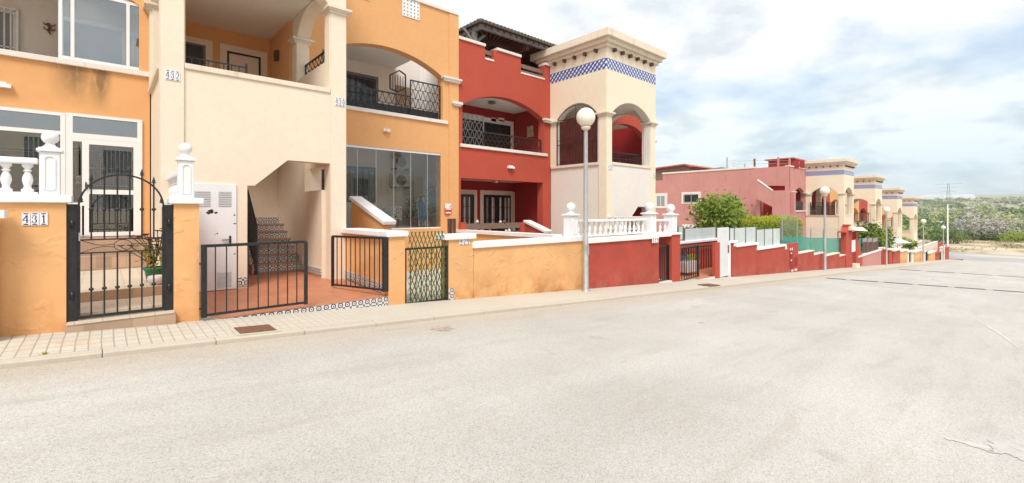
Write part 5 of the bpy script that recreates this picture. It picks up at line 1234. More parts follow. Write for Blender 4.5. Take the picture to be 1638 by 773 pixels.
# roofed gateway
xg0, xg1 = px(1352,WY), px(1362,WY)
r = thing('gateway', 'red gateway shaped like a little house with a tiled roof', 'gateway', ((xg0+xg1)/2, WY, zs(xg0)))
zt = pz(1356, 371, WY)
mb = MB(); mb.panel([[(xg0, zs(xg0)-.6), (xg1, zs(xg0)-.6), (xg1, zt), ((xg0+xg1)/2+.2, zt+.34), ((xg0+xg1)/2-.3, zt+.34), (xg0, zt)]], 'y', WY-.05, WY+.22); mb.build('pier', M['red'], r)
mb = MB(); mb.box(xg0-.35, xg0+.05, WY-.12, WY+.3, zt-.03, zt+.05); mb.box((xg0+xg1)/2-.35, (xg0+xg1)/2+.25, WY-.08, WY+.25, zt+.341, zt+.46); mb.build('ridge', M['red'], r)
xr1 = px(1377, WY)
mb = MB(); mb.hexa([(xg0+.5,WY-.4,zt+.10),(xr1,WY-.4,zt-.05),(xr1,WY+.7,zt-.05),(xg0+.5,WY+.7,zt+.10),(xg0+.5,WY-.1,zt+.34),(xr1,WY-.1,zt+.22),(xr1,WY+.4,zt+.22),(xg0+.5,WY+.4,zt+.34)]); mb.build('roof', M['cream_w'], r)
mb = MB(); mb.box(xg1+.01, px(1368.5,WY), WY+.12, WY+.16, zs(xg1)-.1, zt-.1); mb.build('door', M['red_deep'], r)
mb = MB(); mb.box(px(1369,WY), px(1372,WY), WY-.02, WY+.45, zs(xg1)-.6, zt-.06); mb.build('pier', M['red'], r)
mb = MB(); mb.box(px(1359.5,WY), px(1365,WY), WY-.12, WY-.07, pz(1362,403,WY), pz(1362,384,WY)); tag(mb.build('notice_board', M['plate'], None, bevel=.03), 'tall white notice board on the red gateway pier', 'notice board')
mb = MB(); mb.box(px(1362.5,WY), px(1368,WY), WY-.25, WY+.2, zs(36.5)-.15, zs(36.5)+.22); tag(mb.build('step', M['pale']), 'pale block step at the foot of the roofed gateway', 'step')
# wall 7 with brown fence
xa, xb = px(1372.5,WY), px(1409.5,WY)
r = street_wall(xa, xb, pz(1379,408,WY), 'pink', 'faded red wall with brown slatted fence right of the roofed gateway', zend=pz(1409,398.5,WY), cop='ledge', ct=.12)
mb = MB(); z = pz(1374,392,WY); mb.hexa([(xa+.0,WY-.01,zs(xa)),(xa+1.2,WY-.01,zs(xa)),(xa+1.2,WY+.27,zs(xa)),(xa,WY+.27,zs(xa)),(xa,WY-.01,z+.4),(xa+1.2,WY-.01,z-.9),(xa+1.2,WY+.27,z-.9),(xa,WY+.27,z+.4)]); mb.build('flared_end', M['red'], r)
r = thing('slat_fence', 'brown slatted fence panels on the faded red wall', 'fence', (px(1379,WY+.1), WY+.1, -3.3)); ub = [1379.5, 1386.5, 1395, 1403.5]
for i in range(3):
    a, b = px(ub[i],WY+.1), px(ub[i+1],WY+.1); z0, z1 = pz(ub[i+1],403.5-1.6*i,WY+.1), pz(ub[i+1],380.5,WY+.1)
    mb = MB(); mb.box(a+.05, b-.05, WY+.09, WY+.11, z0, z1-.28); mb.build('slat_panel', M['darkwood'], r)
    mb = MB(); mb.box(a+.05, b-.05, WY+.09, WY+.11, z1-.27, z1); mb.build('top_panel', M['curtain'], r)
    mb = MB(); mb.bar((b, WY+.1, z0-.15), (b, WY+.1, z1+.05), .09); mb.build('fence_post', M['brownwood'], r)
mb = MB(); mb.box(px(1374.5,WY+.2), px(1378.5,WY+.2), WY+.2, WY+.22, pz(1377,404,WY), pz(1377,382,WY)); mb.build('side_panel', M['net'], r)
# far piers, walls and gates
far = [(1411,1413.5,'red',396,'dark'), (1415,1418,'red',397,None), (1418.6,1422,'black',402,'gate'), (1422.5,1427,'red',398,None), (1429,1439.5,'red_wall',399,None), (1440,1451,'orange_worn',400,None), (1452,1454,'ledge',402,None), (1454.5,1458.5,'black',404,'gate'), (1459,1461.5,'ledge',402,None), (1462,1474.5,'orange_worn',401,None), (1475.5,1480.5,'cream_w',402,None), (1481,1485.5,'black',403,'gate'), (1486,1496,'orange_worn',403,None), (1496.5,1503,'red_wall',404,None), (1503.5,1508,'black',404,'gate'), (1512,1518,'red_wall',396,None)]
cnt = {}
ordn = ['first','second','third','fourth','fifth','sixth','seventh','eighth','ninth']
for a, b, m_n, v, kind in far:
    k = 'dark gate' if kind == 'gate' else {'red':'narrow red pier','red_wall':'deep red wall','orange_worn':'orange wall','ledge':'slim white post','cream_w':'cream wall'}[m_n]
    cnt[k] = cnt.get(k, 0) + 1; i = cnt[k] - 1
    xa, xb = px(a,WY), px(b,WY)
    if kind == 'gate':
        r = thing('bar_gate', f'{ordn[i]} {k} among the distant street walls, counted from the roofed gateway', 'gate', (xa, WY+.1, zs(xa)), 'distant barred gates')
        mb = MB(); bars(mb, xa+.1, xb-.1, zs(xb)+.1, pz((a+b)/2, v, WY), WY+.12, 7, .05); mb.build('gate_leaf', M['black'], r)
    else:
        street_wall(xa, xb, pz((a+b)/2, v, WY), m_n, f'{ordn[i]} {k} of the distant street walls, counted from the roofed gateway', cop='ledge' if m_n != 'red_wall' or b < 1500 else 'red_wall', ct=.10, ov=.12 if kind is None else .03)
xa, xb = px(1481,9.0), px(1509,9.0); street_wall(xa, xb, pz(1495,392,9.0), 'red_wall', 'long red wall standing behind the last piers of the street', y=9.0, cop='red_wall', ct=.08, ov=.05)
xa, xb = px(1507,WY), px(1511.5,WY); street_wall(xa, xb, pz(1509,395,WY), 'cream_w', 'pale rough stone pier with the last lamp behind it', cop='ledge', ct=.1)
# pots, copings and clutter above the far walls: each a low garden wall parallel to the road
for i, (u0, u1, v0, v1, yy, m_n) in enumerate(((1436,1478,391,394,9.3,'cream_w'), (1412,1432,393.5,397,8.6,'ledge'), (1452,1500,394,397,8.4,'cream_w'))):
    xa, xb = px(u0,yy), px(u1,yy); street_wall(xa, xb, pz((u0+u1)/2, v0, yy), m_n, ['pale garden wall farthest behind the distant orange walls','short white garden wall behind the distant red piers','long pale garden wall just behind the distant orange walls'][i], y=yy, cop='ledge', ct=.08)

# ================================================================== street lamps
def lamp(x, y, z, H_, rg, label):
    r = thing('street_lamp', label, 'street lamp', (x, y, z), 'globe street lamps along the sidewalk')
    mb = MB(); mb.lathe((x,y,z), [(.12,0),(.12,.02),(.075,.025),(.075,.05),(.068,.06),(.066,1.2),(.062,1.21),(.05,H_-.12),(.05,H_-.05)], 16); mb.build('pole', M['galv'], r)
    mb = MB(); mb.box(x-.035, x+.035, y-.078, y-.06, z+.9, z+1.15); mb.build('access_hatch', M['galv'], r)
    mb = MB(); mb.lathe((x,y,z+H_-.05), [(.05,0),(.10,.03),(.12,.08),(.11,.10)], 16); mb.build('collar', M['cream_w'], r)
    mb = MB(); mb.ball((x,y,z+H_+.04+rg), rg, 28); mb.build('globe', M['globe'], r)
    return r
LY = 7.28
lx = px(937, LY); l0 = lamp(lx, LY, zs(lx)-.02, pz(938,207,LY) - (zs(lx)-.02) + .02, .235, 'tall globe lamp in front of the orange and red street walls, nearest of all')
mb = MB(); mb.tube([(lx, LY, pz(937,400,LY)), (lx, LY, pz(937,391,LY))], .072, 14); s_ = mb.build('sticker', M['cable'], l0)
lH = pz(938,207,LY) - (zs(lx)-.02)
for u, l_, yy in ((1319.5, 'second globe lamp, standing against the stepped red wall with green netting', LY), (1418, 'third globe lamp, before the distant red piers', LY), (1477, 'fourth globe lamp, before the distant cream wall', LY), (1509, 'farthest globe lamp, beside the last red pier', LY)):
    x = px(u, yy); copy_tree(l0, (x, yy, zs(x)-.02), l_)
xp = px(1516, 9.5); r = thing('utility_pole', 'tall slim pale pole at the end of the street', 'pole', (xp, 9.5, zs(xp)-.5))
mb = MB(); mb.lathe((xp, 9.5, zs(xp)-.5), [(.16,0),(.16,1),(.12,1.05),(.085, pz(1516,327,9.5)-zs(xp)+.5),(.001, pz(1516,326.5,9.5)-zs(xp)+.5)], 12); mb.build('pole', M['pale'], r)
mb = MB(); mb.tube([(xp, 9.5, pz(1516,328,9.5)), (xp+.9, 8.6, pz(1516,326,9.5))], .05, 8); mb.build('lamp_arm', M['galv'], r)

# ================================================================== pink block and the farther houses
XP = 39.65
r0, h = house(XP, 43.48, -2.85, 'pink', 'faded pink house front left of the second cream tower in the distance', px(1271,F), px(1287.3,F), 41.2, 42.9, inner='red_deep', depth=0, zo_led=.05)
L = h['L']; mb = MB(); mb.box(px(1271,F)+.05, px(1287,F)-.1, F+.1, F+.13, L+.01, L+.75); mb.build('balcony_railing', M['black'], r0)
for a_, b_2 in ((XP, px(1271,F)), (px(1286.5,F), 43.46)): mb = MB(); capital(mb, a_, b_2, F-.06, F-.001, 1.52, .08); mb.build('capital', M['ledge'], r0)
for k, u in enumerate((1271.5, 1275, 1280.5, 1284)):
    mb = MB(); x = px(u,F); mb.box(x-.28, x+.28, F-.06, F-.001, pz(u,266,F)-.15, pz(u,257,F)); mb.build('lattice_block', M['red_deep'], r0)
# gable
zc = 3.46
mb = MB(); yb_g = py(1062, XP); ysp = py(1208.5, XP)
stairy0, stairy1 = py(1257, XP), ysp
Zx = lambda u, v, X: pzx(u, v, X)
hole = [(py(1257,XP), Zx(1257,306,XP)), (py(1257,XP), Zx(1257,297.5,XP)), (py(1226.5,XP), Zx(1226.5,297.5,XP)), (py(1232,XP), Zx(1232,305,XP))]
mb.panel([[(F, -6), (yb_g, -6), (yb_g, zc), (F, zc)], hole], 'x', XP-.20, XP+.1)
mb.box(XP+.101, 60, 14.36, yb_g, -6, zc-.7)
mb.box(XP-.2, 60, yb_g+.001, 27, -6, Zx(1055,289,XP))
mb.build('gable_wall', M['pink'], r0)
mb = MB(); mb.box(XP-.25, XP+.25, ysp, yb_g+.05, zc+.001, zc+.14); mb.build('coping', M['ledge'], r0)
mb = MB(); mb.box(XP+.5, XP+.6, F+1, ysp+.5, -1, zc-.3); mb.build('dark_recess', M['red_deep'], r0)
def gwin(u0, u1, v0, v1, gl='darkglass', gr=None):
    a, b = py(u1, XP-.2), py(u0, XP-.2); window(r0, a+.12, b-.12, Zx((u0+u1)/2, v1, XP-.2)+.12, Zx((u0+u1)/2, v0, XP-.2)-.12, XP-.2, .22, 'ledge', 'upvc', gl, gr, 2, 'window', 'x')
gwin(1048, 1066, 311, 333, 'curtain'); gwin(1092, 1119.5, 309, 326, 'darkglass', 8); gwin(1093, 1119, 361, 376)
# outside stair on the gable
xs_ = XP - 1.45
mb = MB()
ya, yb_, yc = py(1211.5, xs_), py(1235, xs_), py(1258, xs_)
mb.panel([[(ya, Zx(1211.5,319,xs_)), (ya, Zx(1211.5,289,xs_)), (yb_, Zx(1235,305.5,xs_)), (yb_, Zx(1234,331,xs_))]], 'x', xs_, xs_+.2)
mb.box(xs_-.02, XP-.201, yc, yb_-.01, -6, Zx(1245,305,xs_))
mb.box(XP-.6, XP-.201, py(1264,xs_), yc-.01, -6, Zx(1258,308,xs_))
mb.box(XP-.9, XP-.201, ya+.01, ya+.3, -6, Zx(1211.5,319,xs_))
st_ = mb.build('stair_block', M['pink'], r0)
mb = MB(); mb.hexa([(xs_-.03,ya,Zx(1211.5,289,xs_)+.002),(xs_+.23,ya,Zx(1211.5,289,xs_)+.002),(xs_+.23,yb_,Zx(1235,305.5,xs_)+.002),(xs_-.03,yb_,Zx(1235,305.5,xs_)+.002),(xs_-.03,ya,Zx(1211.5,287,xs_)),(xs_+.23,ya,Zx(1211.5,287,xs_)),(xs_+.23,yb_,Zx(1235,304,xs_)),(xs_-.03,yb_,Zx(1235,304,xs_))]); mb.build('stair_coping', M['ledge'], r0)
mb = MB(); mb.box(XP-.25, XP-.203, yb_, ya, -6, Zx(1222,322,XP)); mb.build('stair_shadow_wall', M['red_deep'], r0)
# roof-top: red hut with tile roof, posts and wires
yy0, yy1 = 12.75, py(1225, XP+3); r = thing('rooftop_hut', 'small bright red hut with red tiled roof on the pink house', 'hut', (XP+2, (yy0+yy1)/2, 2.6))
mb = MB(); mb.box(XP+3, XP+6, yy0+.2, yy1-.2, 2.7, Zx(1240,257,XP+3)); mb.build('wall', M['red'], r)
mb = MB(); z = Zx(1240,256.5,XP+3); z2 = Zx(1278,253.5,XP+3); mb.hexa([(XP+2.7,yy0,z2),(XP+6.3,yy0,z2),(XP+6.3,yy1,z),(XP+2.7,yy1,z),(XP+2.7,yy0,z2+.1),(XP+6.3,yy0,z2+.1),(XP+6.3,yy1,z+.1),(XP+2.7,yy1,z+.1)]); mb.build('roof', M['redtile'], r)
for k, (u, vt, vb) in enumerate(((1245,251.5,268), (1263,253,268), (1207,254,269), (1191,262,270), (1163,252,272), (1169.5,256,272))):
    y_ = py(u, XP+.3); mb = MB(); w_ = .06 if k < 3 or k == 5 else .04; mb.box(XP+.3-w_, XP+.3+w_, y_-w_, y_+w_, 2.6, Zx(u,vt,XP+.3)); m_n = ('pink','pink','rust','galv','galv','ledge')[k]
    tag(mb.build('roof_post', M[m_n]), ('pinkish roof post in front of the red rooftop hut, left one','pinkish roof post in front of the red rooftop hut, right one','brown roof post left of the red rooftop hut','short thin grey mast on the pink roof left of the brown post','tall thin grey mast at the middle of the pink roof line','white stub post beside the tall grey mast on the pink roof')[k], 'post', 'posts on the pink roof')
mb = MB()
for v in (257, 262): mb.tube([(XP+.3, py(u,XP+.3), Zx(u,v+(1 if 1175<u<1205 else 0),XP+.3)) for u in (1169.5,1185,1207,1226,1245,1263)], .012, 5)
tag(mb.build('roof_wires', M['galv']), 'thin wires strung between the posts on the pink roof', 'wires')
# tiled roofs behind
X2 = 44.0
def backroof(u0, u1, vap, uap, ve, label, X2, hip=False, wallz=2.2):
    ya, yb_ = py(u1, X2), py(u0, X2); yap = py(uap, X2); z0 = Zx((u0+u1)/2, ve, X2); z1 = Zx(uap, vap, X2)
    r = thing('rear_house', label, 'house', (X2, (ya+yb_)/2, -5))
    mb = MB(); mb.box(X2+.3, X2+6, ya+.3, yb_-.3, -5, z0-.05) 
    if not hip: mb.panel([[(ya+.3, z0-.049), (yb_-.3, z0-.049), (yap, z1-.1)]], 'x', X2+.3, X2+.5)
    mb.build('wall', M['brownwood' if not hip else 'red_deep'], r)
    mb = MB()
    if hip: mb.add([(X2,ya,z0),(X2,yb_,z0),(X2+6,yb_,z0),(X2+6,ya,z0),(X2+3,yap,z1)], [(0,1,4),(1,2,4),(2,3,4),(3,0,4),(3,2,1,0)])
    else: mb.add([(X2,ya,z0),(X2,yap,z1),(X2,yb_,z0),(X2+6,ya,z0),(X2+6,yap,z1),(X2+6,yb_,z0)] + [(X2,ya,z0-.12),(X2,yap,z1-.12),(X2,yb_,z0-.12),(X2+6,ya,z0-.12),(X2+6,yap,z1-.12),(X2+6,yb_,z0-.12)], [(0,1,4,3),(1,2,5,4),(0,6,7,1),(1,7,8,2),(6,9,10,7),(7,10,11,8)])
    mb.build('roof', M['redtile' if not hip else 'rooftile'], r)
backroof(1015, 1106, 262, 1095, 269.5, 'small house with red gable roof peeping out right of the tall cream tower', 42.0)
backroof(1104, 1163, 264.5, 1133.5, 271.5, 'brown hip roof peeping over the pink gable coping', 46.0, True)
# far towers and the houses between them
tw = [(43.5, -2.01, 'second cream tower down the street, beside the pink house front'), (54.7, -2.73, 'third cream tower down the street with orange inside its arch'), (65.8, -3.55, 'fourth cream tower down the street, behind the third lamp'), (76.97, -4.30, 'farthest cream tower at the end of the row')]
for i, (x, zo, l_) in enumerate(tw):
    tower(x, zo, l_, 'cream_y', detail=1)
    rr_ = bpy.data.objects[-1]
gl = thing('glass_screen', 'clear glass screen standing in the side arch of the second tower', 'screen', (43.4, 11, -.4))
xx = 43.46; mb = MB(); mb.box(xx, xx+.02, py(1337.5,xx), py(1294,xx), Zx(1315,344,xx), Zx(1315,323,xx)); mb.build('pane', M['screen'], gl)
mb = MB()
for u in (1294.5, 1337): mb.bar((xx, py(u,xx), Zx(u,344,xx)), (xx, py(u,xx), Zx(u,323,xx)), .05)
mb.build('post', M['upvc'], gl)
mb = MB(); bars(mb, py(1337,xx+.2), py(1295,xx+.2), Zx(1315,343,xx), Zx(1315,330,xx), xx+.2, 24, .03, 'x'); mb.build('railing', M['greyiron'], gl)
for i, (x, zo, l_) in enumerate(tw[1:3]):
    xx = x - .02; mb = MB(); y0_, y1_ = S+.5, F-.45; L_ = 1.69+zo; bars(mb, y0_, y1_, L_+.03, L_+.8, xx, 16, .03, 'x'); tag(mb.build('arch_railing', M['greyiron']), ['grey railing in the side arch of the third tower', 'grey railing in the side arch of the fourth tower'][i], 'railing')
between = [(46.65, 50.6, -3.6, 'red', 'far red house between the second and third towers'), (50.62, 54.68, -3.6, 'orange', 'far orange house left of the third tower'), (57.85, 61.8, -4.4, 'orange', 'far orange house right of the third tower'), (61.82, 65.78, -4.4, 'red', 'far red house left of the fourth tower'), (68.95, 72.9, -5.1, 'red', 'far red house right of the fourth tower'), (72.92, 76.95, -5.1, 'orange', 'far orange house left of the farthest tower')]
for x0_, x1_, zo, c_, l_ in between: house(x0_, x1_, zo, c_, l_, x0_+.3, x1_-.4, x0_+.3, x1_-.4, inner=c_)
# blue parasol in a far yard
xx, yy = px(1436, 9.0), 9.0; r = thing('parasol', 'pale blue parasol in a far front yard right of the third lamp', 'parasol', (xx, yy, -4.6))
mb = MB(); n = 8; z0 = pz(1436,388,yy); z1 = pz(1436,380.5,yy); mb.add([(xx+1.6*math.cos(2*math.pi*k/n), yy+1.2*math.sin(2*math.pi*k/n), z0) for k in range(n)] + [(xx, yy, z1)], [(k, (k+1)%n, n) for k in range(n)]); mb.build('canopy', M['paleblue'], r)
mb = MB(); mb.tube([(xx,yy,-5.4), (xx,yy,z1)], .03, 6); mb.build('pole', M['galv'], r)

# opposite side of the street (seen only as a reflection and from the side)
for k in range(4):
    x0_ = -9 + k*8.0; z = zs(x0_)
    r = thing('opposite_house', ('cream','pale grey','cream','pale grey')[k] + ' house across the street, ' + ('first','second','third','fourth')[k] + ' of the opposite row', 'house', (x0_, -15, z))
    mb = MB(); holes = [rect(x0_+1+q*2.3, x0_+2.4+q*2.3, z+a, z+a+1.5) for q in range(3) for a in (.9, 3.7)]
    mb.panel([rect(x0_, x0_+7.9, z-1, z+5.6)] + holes, 'y', -14.2, -14.0); mb.box(x0_, x0_+7.9, -22, -14.3, z-1, z+5.5); mb.build('wall', M[('cream','pale','cream','pale')[k]], r)
    for hh_ in holes: mb = MB(); mb.box(hh_[0][0], hh_[1][0], -14.19, -14.1, hh_[0][1], hh_[2][1]); w_ = mb.build('window', M['curtain'], r); mb = MB(); bars(mb, hh_[0][0], hh_[1][0], hh_[0][1], hh_[2][1], -13.97, 7, .03); mb.build('grille', M['upvc'], w_)
for k in range(3):
    x0_ = -9 + k*10.6; r = street_wall(x0_, x0_+10.5, zs(x0_+5)+1.3, ('cream','pink','cream')[k], ('cream','pink','cream')[k] + ' low street wall on the opposite side, ' + ('first','second','third')[k] + ' of three', y=-9.5)

# ================================================================== vegetation
def leaf_cloud(mb, c, rad, n, size, nm, flat_=.75, seed=0, drop=0.0):
    rnd = random.Random(seed); cl = []
    for _ in range(max(5, n//60)):
        v = Vector((rnd.gauss(0,1), rnd.gauss(0,1), rnd.gauss(0,1))).normalized() * (rnd.uniform(.35, 1.0))
        cl.append((Vector((v.x*rad[0], v.y*rad[1], v.z*rad[2])), rnd.uniform(.16, .34)))
    for i in range(n):
        o, k = cl[rnd.randrange(len(cl))]
        d = Vector((rnd.gauss(0,1), rnd.gauss(0,1), rnd.gauss(0,1)))
        p = Vector(c) + o + Vector((d.x*rad[0], d.y*rad[1], d.z*rad[2])) * k
        q = Vector((rnd.gauss(0,1), rnd.gauss(0,1), rnd.gauss(-drop,.8))).normalized(); l = size*rnd.uniform(.6, 1.3); s_ = q.cross(Vector((rnd.gauss(0,1), rnd.gauss(0,1), rnd.gauss(0,1)))).normalized() * l * .22
        mb.add([p, p+q*l*.5-s_, p+q*l, p+q*l*.5+s_], [(0,1,2,3)], rnd.randrange(nm))
    return cl
ty = 10.2; tx = px(1150, ty); tz = -2.9
r = thing('leafy_tree', 'leafy green tree rising behind the frosted glass fence before the pink gable', 'tree', (tx, ty, tz))
mb = MB(); fk = Vector((tx, ty, pz(1150,385,ty))); mb.tube([(tx+.05,ty,tz), (tx-.03,ty,(tz+fk.z)/2), fk], .11, 10, r2=.08)
random.seed(21); cz = pz(1150,340,ty)
for i in range(11):
    a = i*2.4; e = fk + Vector((math.cos(a)*random.uniform(.5,1.4), math.sin(a)*random.uniform(.4,1.0), random.uniform(.7,1.9))); m1 = (fk+e)/2 + Vector((random.uniform(-.1,.1),0,.15)); mb.tube([fk, m1, e], .045, 7, r2=.012)
mb.build('trunk', M['bark'], r)
mb = MB(); leaf_cloud(mb, (tx+.15, ty, cz), (1.65, 1.1, .95), 2300, .24, 3, seed=3, drop=.7); leaf_cloud(mb, (tx+1.3, ty+.1, cz+.4), (.9,.7,.5), 900, .21, 3, seed=8, drop=.5); leaf_cloud(mb, (tx-1.1, ty, cz+.25), (.7,.6,.6), 800, .21, 3, seed=5, drop=.5)
mb.build('crown', [M['leaf'], M['leaf'], M['leaf_m']], r)
hy = 9.6; xa, xb = px(1172,hy), px(1268,hy); zt = pz(1220,351.5,hy)
mb = MB(); rnd = random.Random(9)
for i in range(16000):
    x = rnd.uniform(xa, xb); s_ = rnd.random()
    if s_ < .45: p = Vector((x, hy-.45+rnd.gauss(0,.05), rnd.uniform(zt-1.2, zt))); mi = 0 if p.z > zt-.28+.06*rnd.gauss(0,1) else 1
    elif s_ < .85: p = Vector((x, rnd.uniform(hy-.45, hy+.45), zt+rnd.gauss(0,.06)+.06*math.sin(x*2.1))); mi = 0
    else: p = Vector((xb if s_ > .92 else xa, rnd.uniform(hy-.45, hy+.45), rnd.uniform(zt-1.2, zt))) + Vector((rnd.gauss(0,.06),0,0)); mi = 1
    if p.x > xb-.7: p.z -= max(0, (p.x-xb+.7))**2*.5
    q = Vector((rnd.gauss(0,1), rnd.gauss(0,1), rnd.gauss(.4,.8))).normalized()*.10; w_ = q.cross(Vector((rnd.gauss(0,1),rnd.gauss(0,1),rnd.gauss(0,1)))).normalized()*.03
    mb.add([p, p+q*.5-w_, p+q, p+q*.5+w_], [(0,1,2,3)], mi)
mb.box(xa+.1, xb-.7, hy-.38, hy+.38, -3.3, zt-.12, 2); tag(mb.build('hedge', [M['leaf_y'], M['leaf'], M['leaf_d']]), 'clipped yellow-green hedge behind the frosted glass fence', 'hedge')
for k, (u, yy, v, rr, n, l_, mm) in enumerate(((1382,9.2,377,(1.5,.9,.9),1500,'dark green garden bush behind the brown slatted fence, left one',['leaf_d','leaf']), (1397,9.4,376,(1.3,.9,.7),1200,'green garden bush behind the middle of the brown slatted fence',['leaf','leaf_d']), (1411,9.0,383,(1.6,.9,1.1),1500,'green garden bush at the right end of the brown slatted fence',['leaf_d','leaf']), (1440,10,386,(1.6,1,.5),600,'low green bush right of the third lamp',['leaf']), (1456,8.7,393,(1.4,.6,.4),400,'small shrub above the first distant orange wall',['leaf','leaf_d']), (1500,9.9,391,(2.4,1,.9),600,'small bush above the long red rear wall',['leaf_d']))):
    x = px(u,yy); z = pz(u,v,yy); r = thing('bush', l_, 'bush', (x, yy, zs(x)))
    mb = MB(); leaf_cloud(mb, (x,yy,z), rr, n, .28 if k < 3 else .35, len(mm), seed=30+k); mb.build('foliage', [M[q] for q in mm], r)
    mb = MB(); mb.tube([(x,yy,zs(x)-.3), (x+.1,yy,z)], .06, 6); mb.build('stem', M['bark'], r)
# scrubland: bushes as leaf clumps spread over the valley
rnd = random.Random(77)
SC = MB(); mats = ['scrub_a','scrub_b','scrub_c','scrub_d','straw']
def bush(mb, x, y, w, h, mi, n, rnd):
    z0 = terr_z(x, y) - .1
    k = max(3, n//14); lobes = []
    for _ in range(k):
        a = rnd.uniform(0, 6.28); q = math.sqrt(rnd.random())*.8
        lobes.append((x+math.cos(a)*q*w, y+math.sin(a)*q*w, z0+h*rnd.uniform(.35,.8)*(1-.4*q), rnd.uniform(.25,.5)))
    for i in range(n):
        lx_, ly_, lz_, lr = lobes[rnd.randrange(k)]
        d = Vector((rnd.gauss(0,1), rnd.gauss(0,1), rnd.gauss(0,1))).normalized()
        p = Vector((lx_+d.x*w*lr, ly_+d.y*w*lr, max(z0, lz_+d.z*h*lr))); s_ = w*.16*rnd.uniform(.6,1.4)*(60/max(n,30))**.4
        t1_ = d.cross(Vector((rnd.gauss(0,1),rnd.gauss(0,1),rnd.gauss(0,1)))).normalized()*s_; t2 = (d.cross(t1_).normalized() + d*rnd.uniform(-.6,.6))*s_*.6
        mb.add([p-t1_, p-t2, p+t1_, p+t2], [(0,1,2,3)], mi)
nb = 0
for i in range(3600):
    f = rnd.random(); X = 168 * (2600/168) ** (f ** .9)
    Y = rnd.uniform(-.30, .30) * X
    # grouped kinds: bands and drifts
    g = math.sin(X*.035 + Y*.02) + math.sin(Y*.06 - X*.011) + rnd.gauss(0,.55)
    if g > 1.6: continue
    mi = 2 if g > 1.1 else (3 if g > .45 else (0 if g > -.6 else 1))
    if X < 175 and -25 < Y < 6: continue
    sc_ = 1 if X < 400 else (X/400)**.75
    w = rnd.uniform(1.8, 5.2)*sc_*(1.15 if mi == 2 else 1); h = rnd.uniform(1.3, 3.6)*(1 if X < 400 else min(2.2, sc_))
    n = 150 if X < 240 else (90 if X < 420 else (40 if X < 900 else 18))
    bush(SC, X, Y, w, h, mi, n, rnd)
tag(SC.build('scrubland', [M[k] for k in mats]), 'mixed green and grey scrub covering the valley beyond the road', 'scrub', kind='stuff')
# low dry grass tufts on the verge
G = MB()
for i in range(5200):
    X = rnd.uniform(119, 176); Y = rnd.uniform(-40, 45)
    if math.sin(X*.16+Y*.05)*math.sin(Y*.19+1.1+X*.03) + rnd.gauss(0,.25) < (.15 if -7 < Y < 30 else .35): continue
    p = Vector((X, Y, terr_z(X,Y)-.02))
    for _ in range(3): q = Vector((rnd.gauss(0,.35), rnd.gauss(0,.35), rnd.uniform(.15,.42))); s_ = Vector((rnd.gauss(0,.1), rnd.gauss(0,.1), 0)); G.add([p-s_, p+s_, p+q+s_*.3], [(0,1,2)], 0)
tag(G.build('dry_grass', M['straw']), 'dry yellow grass on the sandy verge beyond the road', 'grass', kind='stuff')
def bigbush(u, v0, v1, wpx, X, mi, n, label, seed, nm):
    y = py(u, X); d = X * .0 + (X*cc + y*nn); w = wpx/2/FPX*d*1.25; h = (v0-v1)/FPX*d; rn = random.Random(seed)
    r = thing('shrub', label, 'shrub', (X, y, terr_z(X,y)))
    mb = MB(); bush(mb, X, y, w, h*1.05, 0, n, rn); mb.build('foliage', M[nm], r)
    mb = MB()
    for k in range(6): a = k*1.1; mb.tube([(X, y, terr_z(X,y)-.2), (X+w*.3*math.cos(a), y+w*.4*math.sin(a), terr_z(X,y)+h*.45)], .09, 5)
    mb.build('stem', M['bark'], r)
bigbush(1568, 385, 343, 62, 178, 2, 1500, 'large grey leafless shrub in the middle of the sandy verge', 1, 'scrub_c')
bigbush(1601, 383, 352, 46, 180, 2, 1000, 'lower grey shrub just right of the large grey one', 2, 'scrub_c')
bigbush(1512, 391, 362, 36, 150, 1, 1100, 'dark green shrub behind the last lamps and pole', 3, 'scrub_b')
bigbush(1531, 390, 372, 22, 152, 0, 500, 'small olive shrub right of the tall pale pole', 4, 'scrub_a')
bigbush(1628, 383, 364, 34, 172, 3, 900, 'bright green shrub at the right picture edge', 5, 'leaf')
bigbush(1497, 366, 349, 26, 230, 1, 500, 'rounded dark bush above the last lamp globe', 6, 'scrub_b')
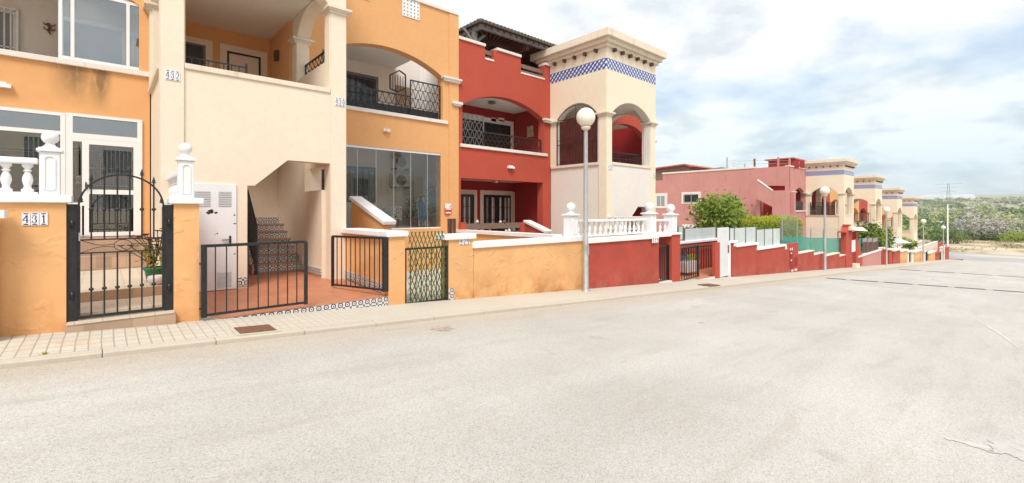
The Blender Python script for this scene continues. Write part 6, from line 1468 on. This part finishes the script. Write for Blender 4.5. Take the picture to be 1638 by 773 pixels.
# pale settlement on the far ridge
rnd = random.Random(5)
for i in range(46):
    X = rnd.uniform(2700, 3100); u = rnd.uniform(1470, 1556); y = py(u, X); z = terr_z(X, y); w = rnd.uniform(14, 38); hh_ = rnd.uniform(7, 14)
    mb = MB(); mb.box(X, X+14, y-w/2, y+w/2, z-4, z+hh_); mb.box(X+2, X+10, y-w/3, y+w/4, z+hh_+.01, z+hh_+3)
    tag(mb.build('ridge_building', M['white']), 'pale building in the settlement strung along the far ridge', 'building', 'pale settlement on the far ridge')
# pylon
XX = 900; yy = py(1517, XX); z0 = terr_z(XX, yy); ztop = pzx(1517, 294, XX)
r = thing('power_pylon', 'lattice power pylon standing on the horizon', 'pylon', (XX, yy, z0))
mb = MB(); H_ = ztop - z0; bw = 4.0
def cor(t): w = bw*(1-t)**1.2*.5 + .9; return [(XX-w, yy-w), (XX+w, yy-w), (XX+w, yy+w), (XX-w, yy+w)]
for k in range(10):
    a, b = cor(k/10), cor((k+1)/10); za, zb_ = z0+H_*k/10, z0+H_*(k+1)/10
    for q in range(4): mb.bar((*a[q], za), (*b[q], zb_), .17); mb.bar((*a[q], za), (*b[(q+1)%4], zb_), .09); mb.bar((*b[q], zb_), (*b[(q+1)%4], zb_), .09)
mb.build('mast', M['greyiron'], r)
for t in (.72, .86, .985):
    mb = MB(); z = z0+H_*t; w = 14 if t > .95 else 9
    mb.bar((XX, yy-w, z), (XX, yy+w, z), .15); mb.bar((XX, yy-w, z), (XX, yy, z+1.6), .10); mb.bar((XX, yy+w, z), (XX, yy, z+1.6), .10); mb.build('cross_arm', M['greyiron'], r)
# haze: thin even air between the street and the far hills
mb = MB(); mb.box(-420, 4800, -1600, 1600, -60, 150)
t = NT('air'); t.n.remove(t.b); vol = t.n.new('ShaderNodeVolumePrincipled'); vol.inputs['Color'].default_value = (.93,.96,1,1); vol.inputs['Density'].default_value = 0.00018; vol.inputs['Anisotropy'].default_value = 0
t.l.new(vol.outputs[0], t.out.inputs['Volume'])
hz_o = mb.build('haze', t.m); hz_o['kind'] = 'stuff'; hz_o['label'] = 'thin pale haze in the air over the valley'
USE_HAZE = True
if not USE_HAZE: bpy.data.objects.remove(hz_o)
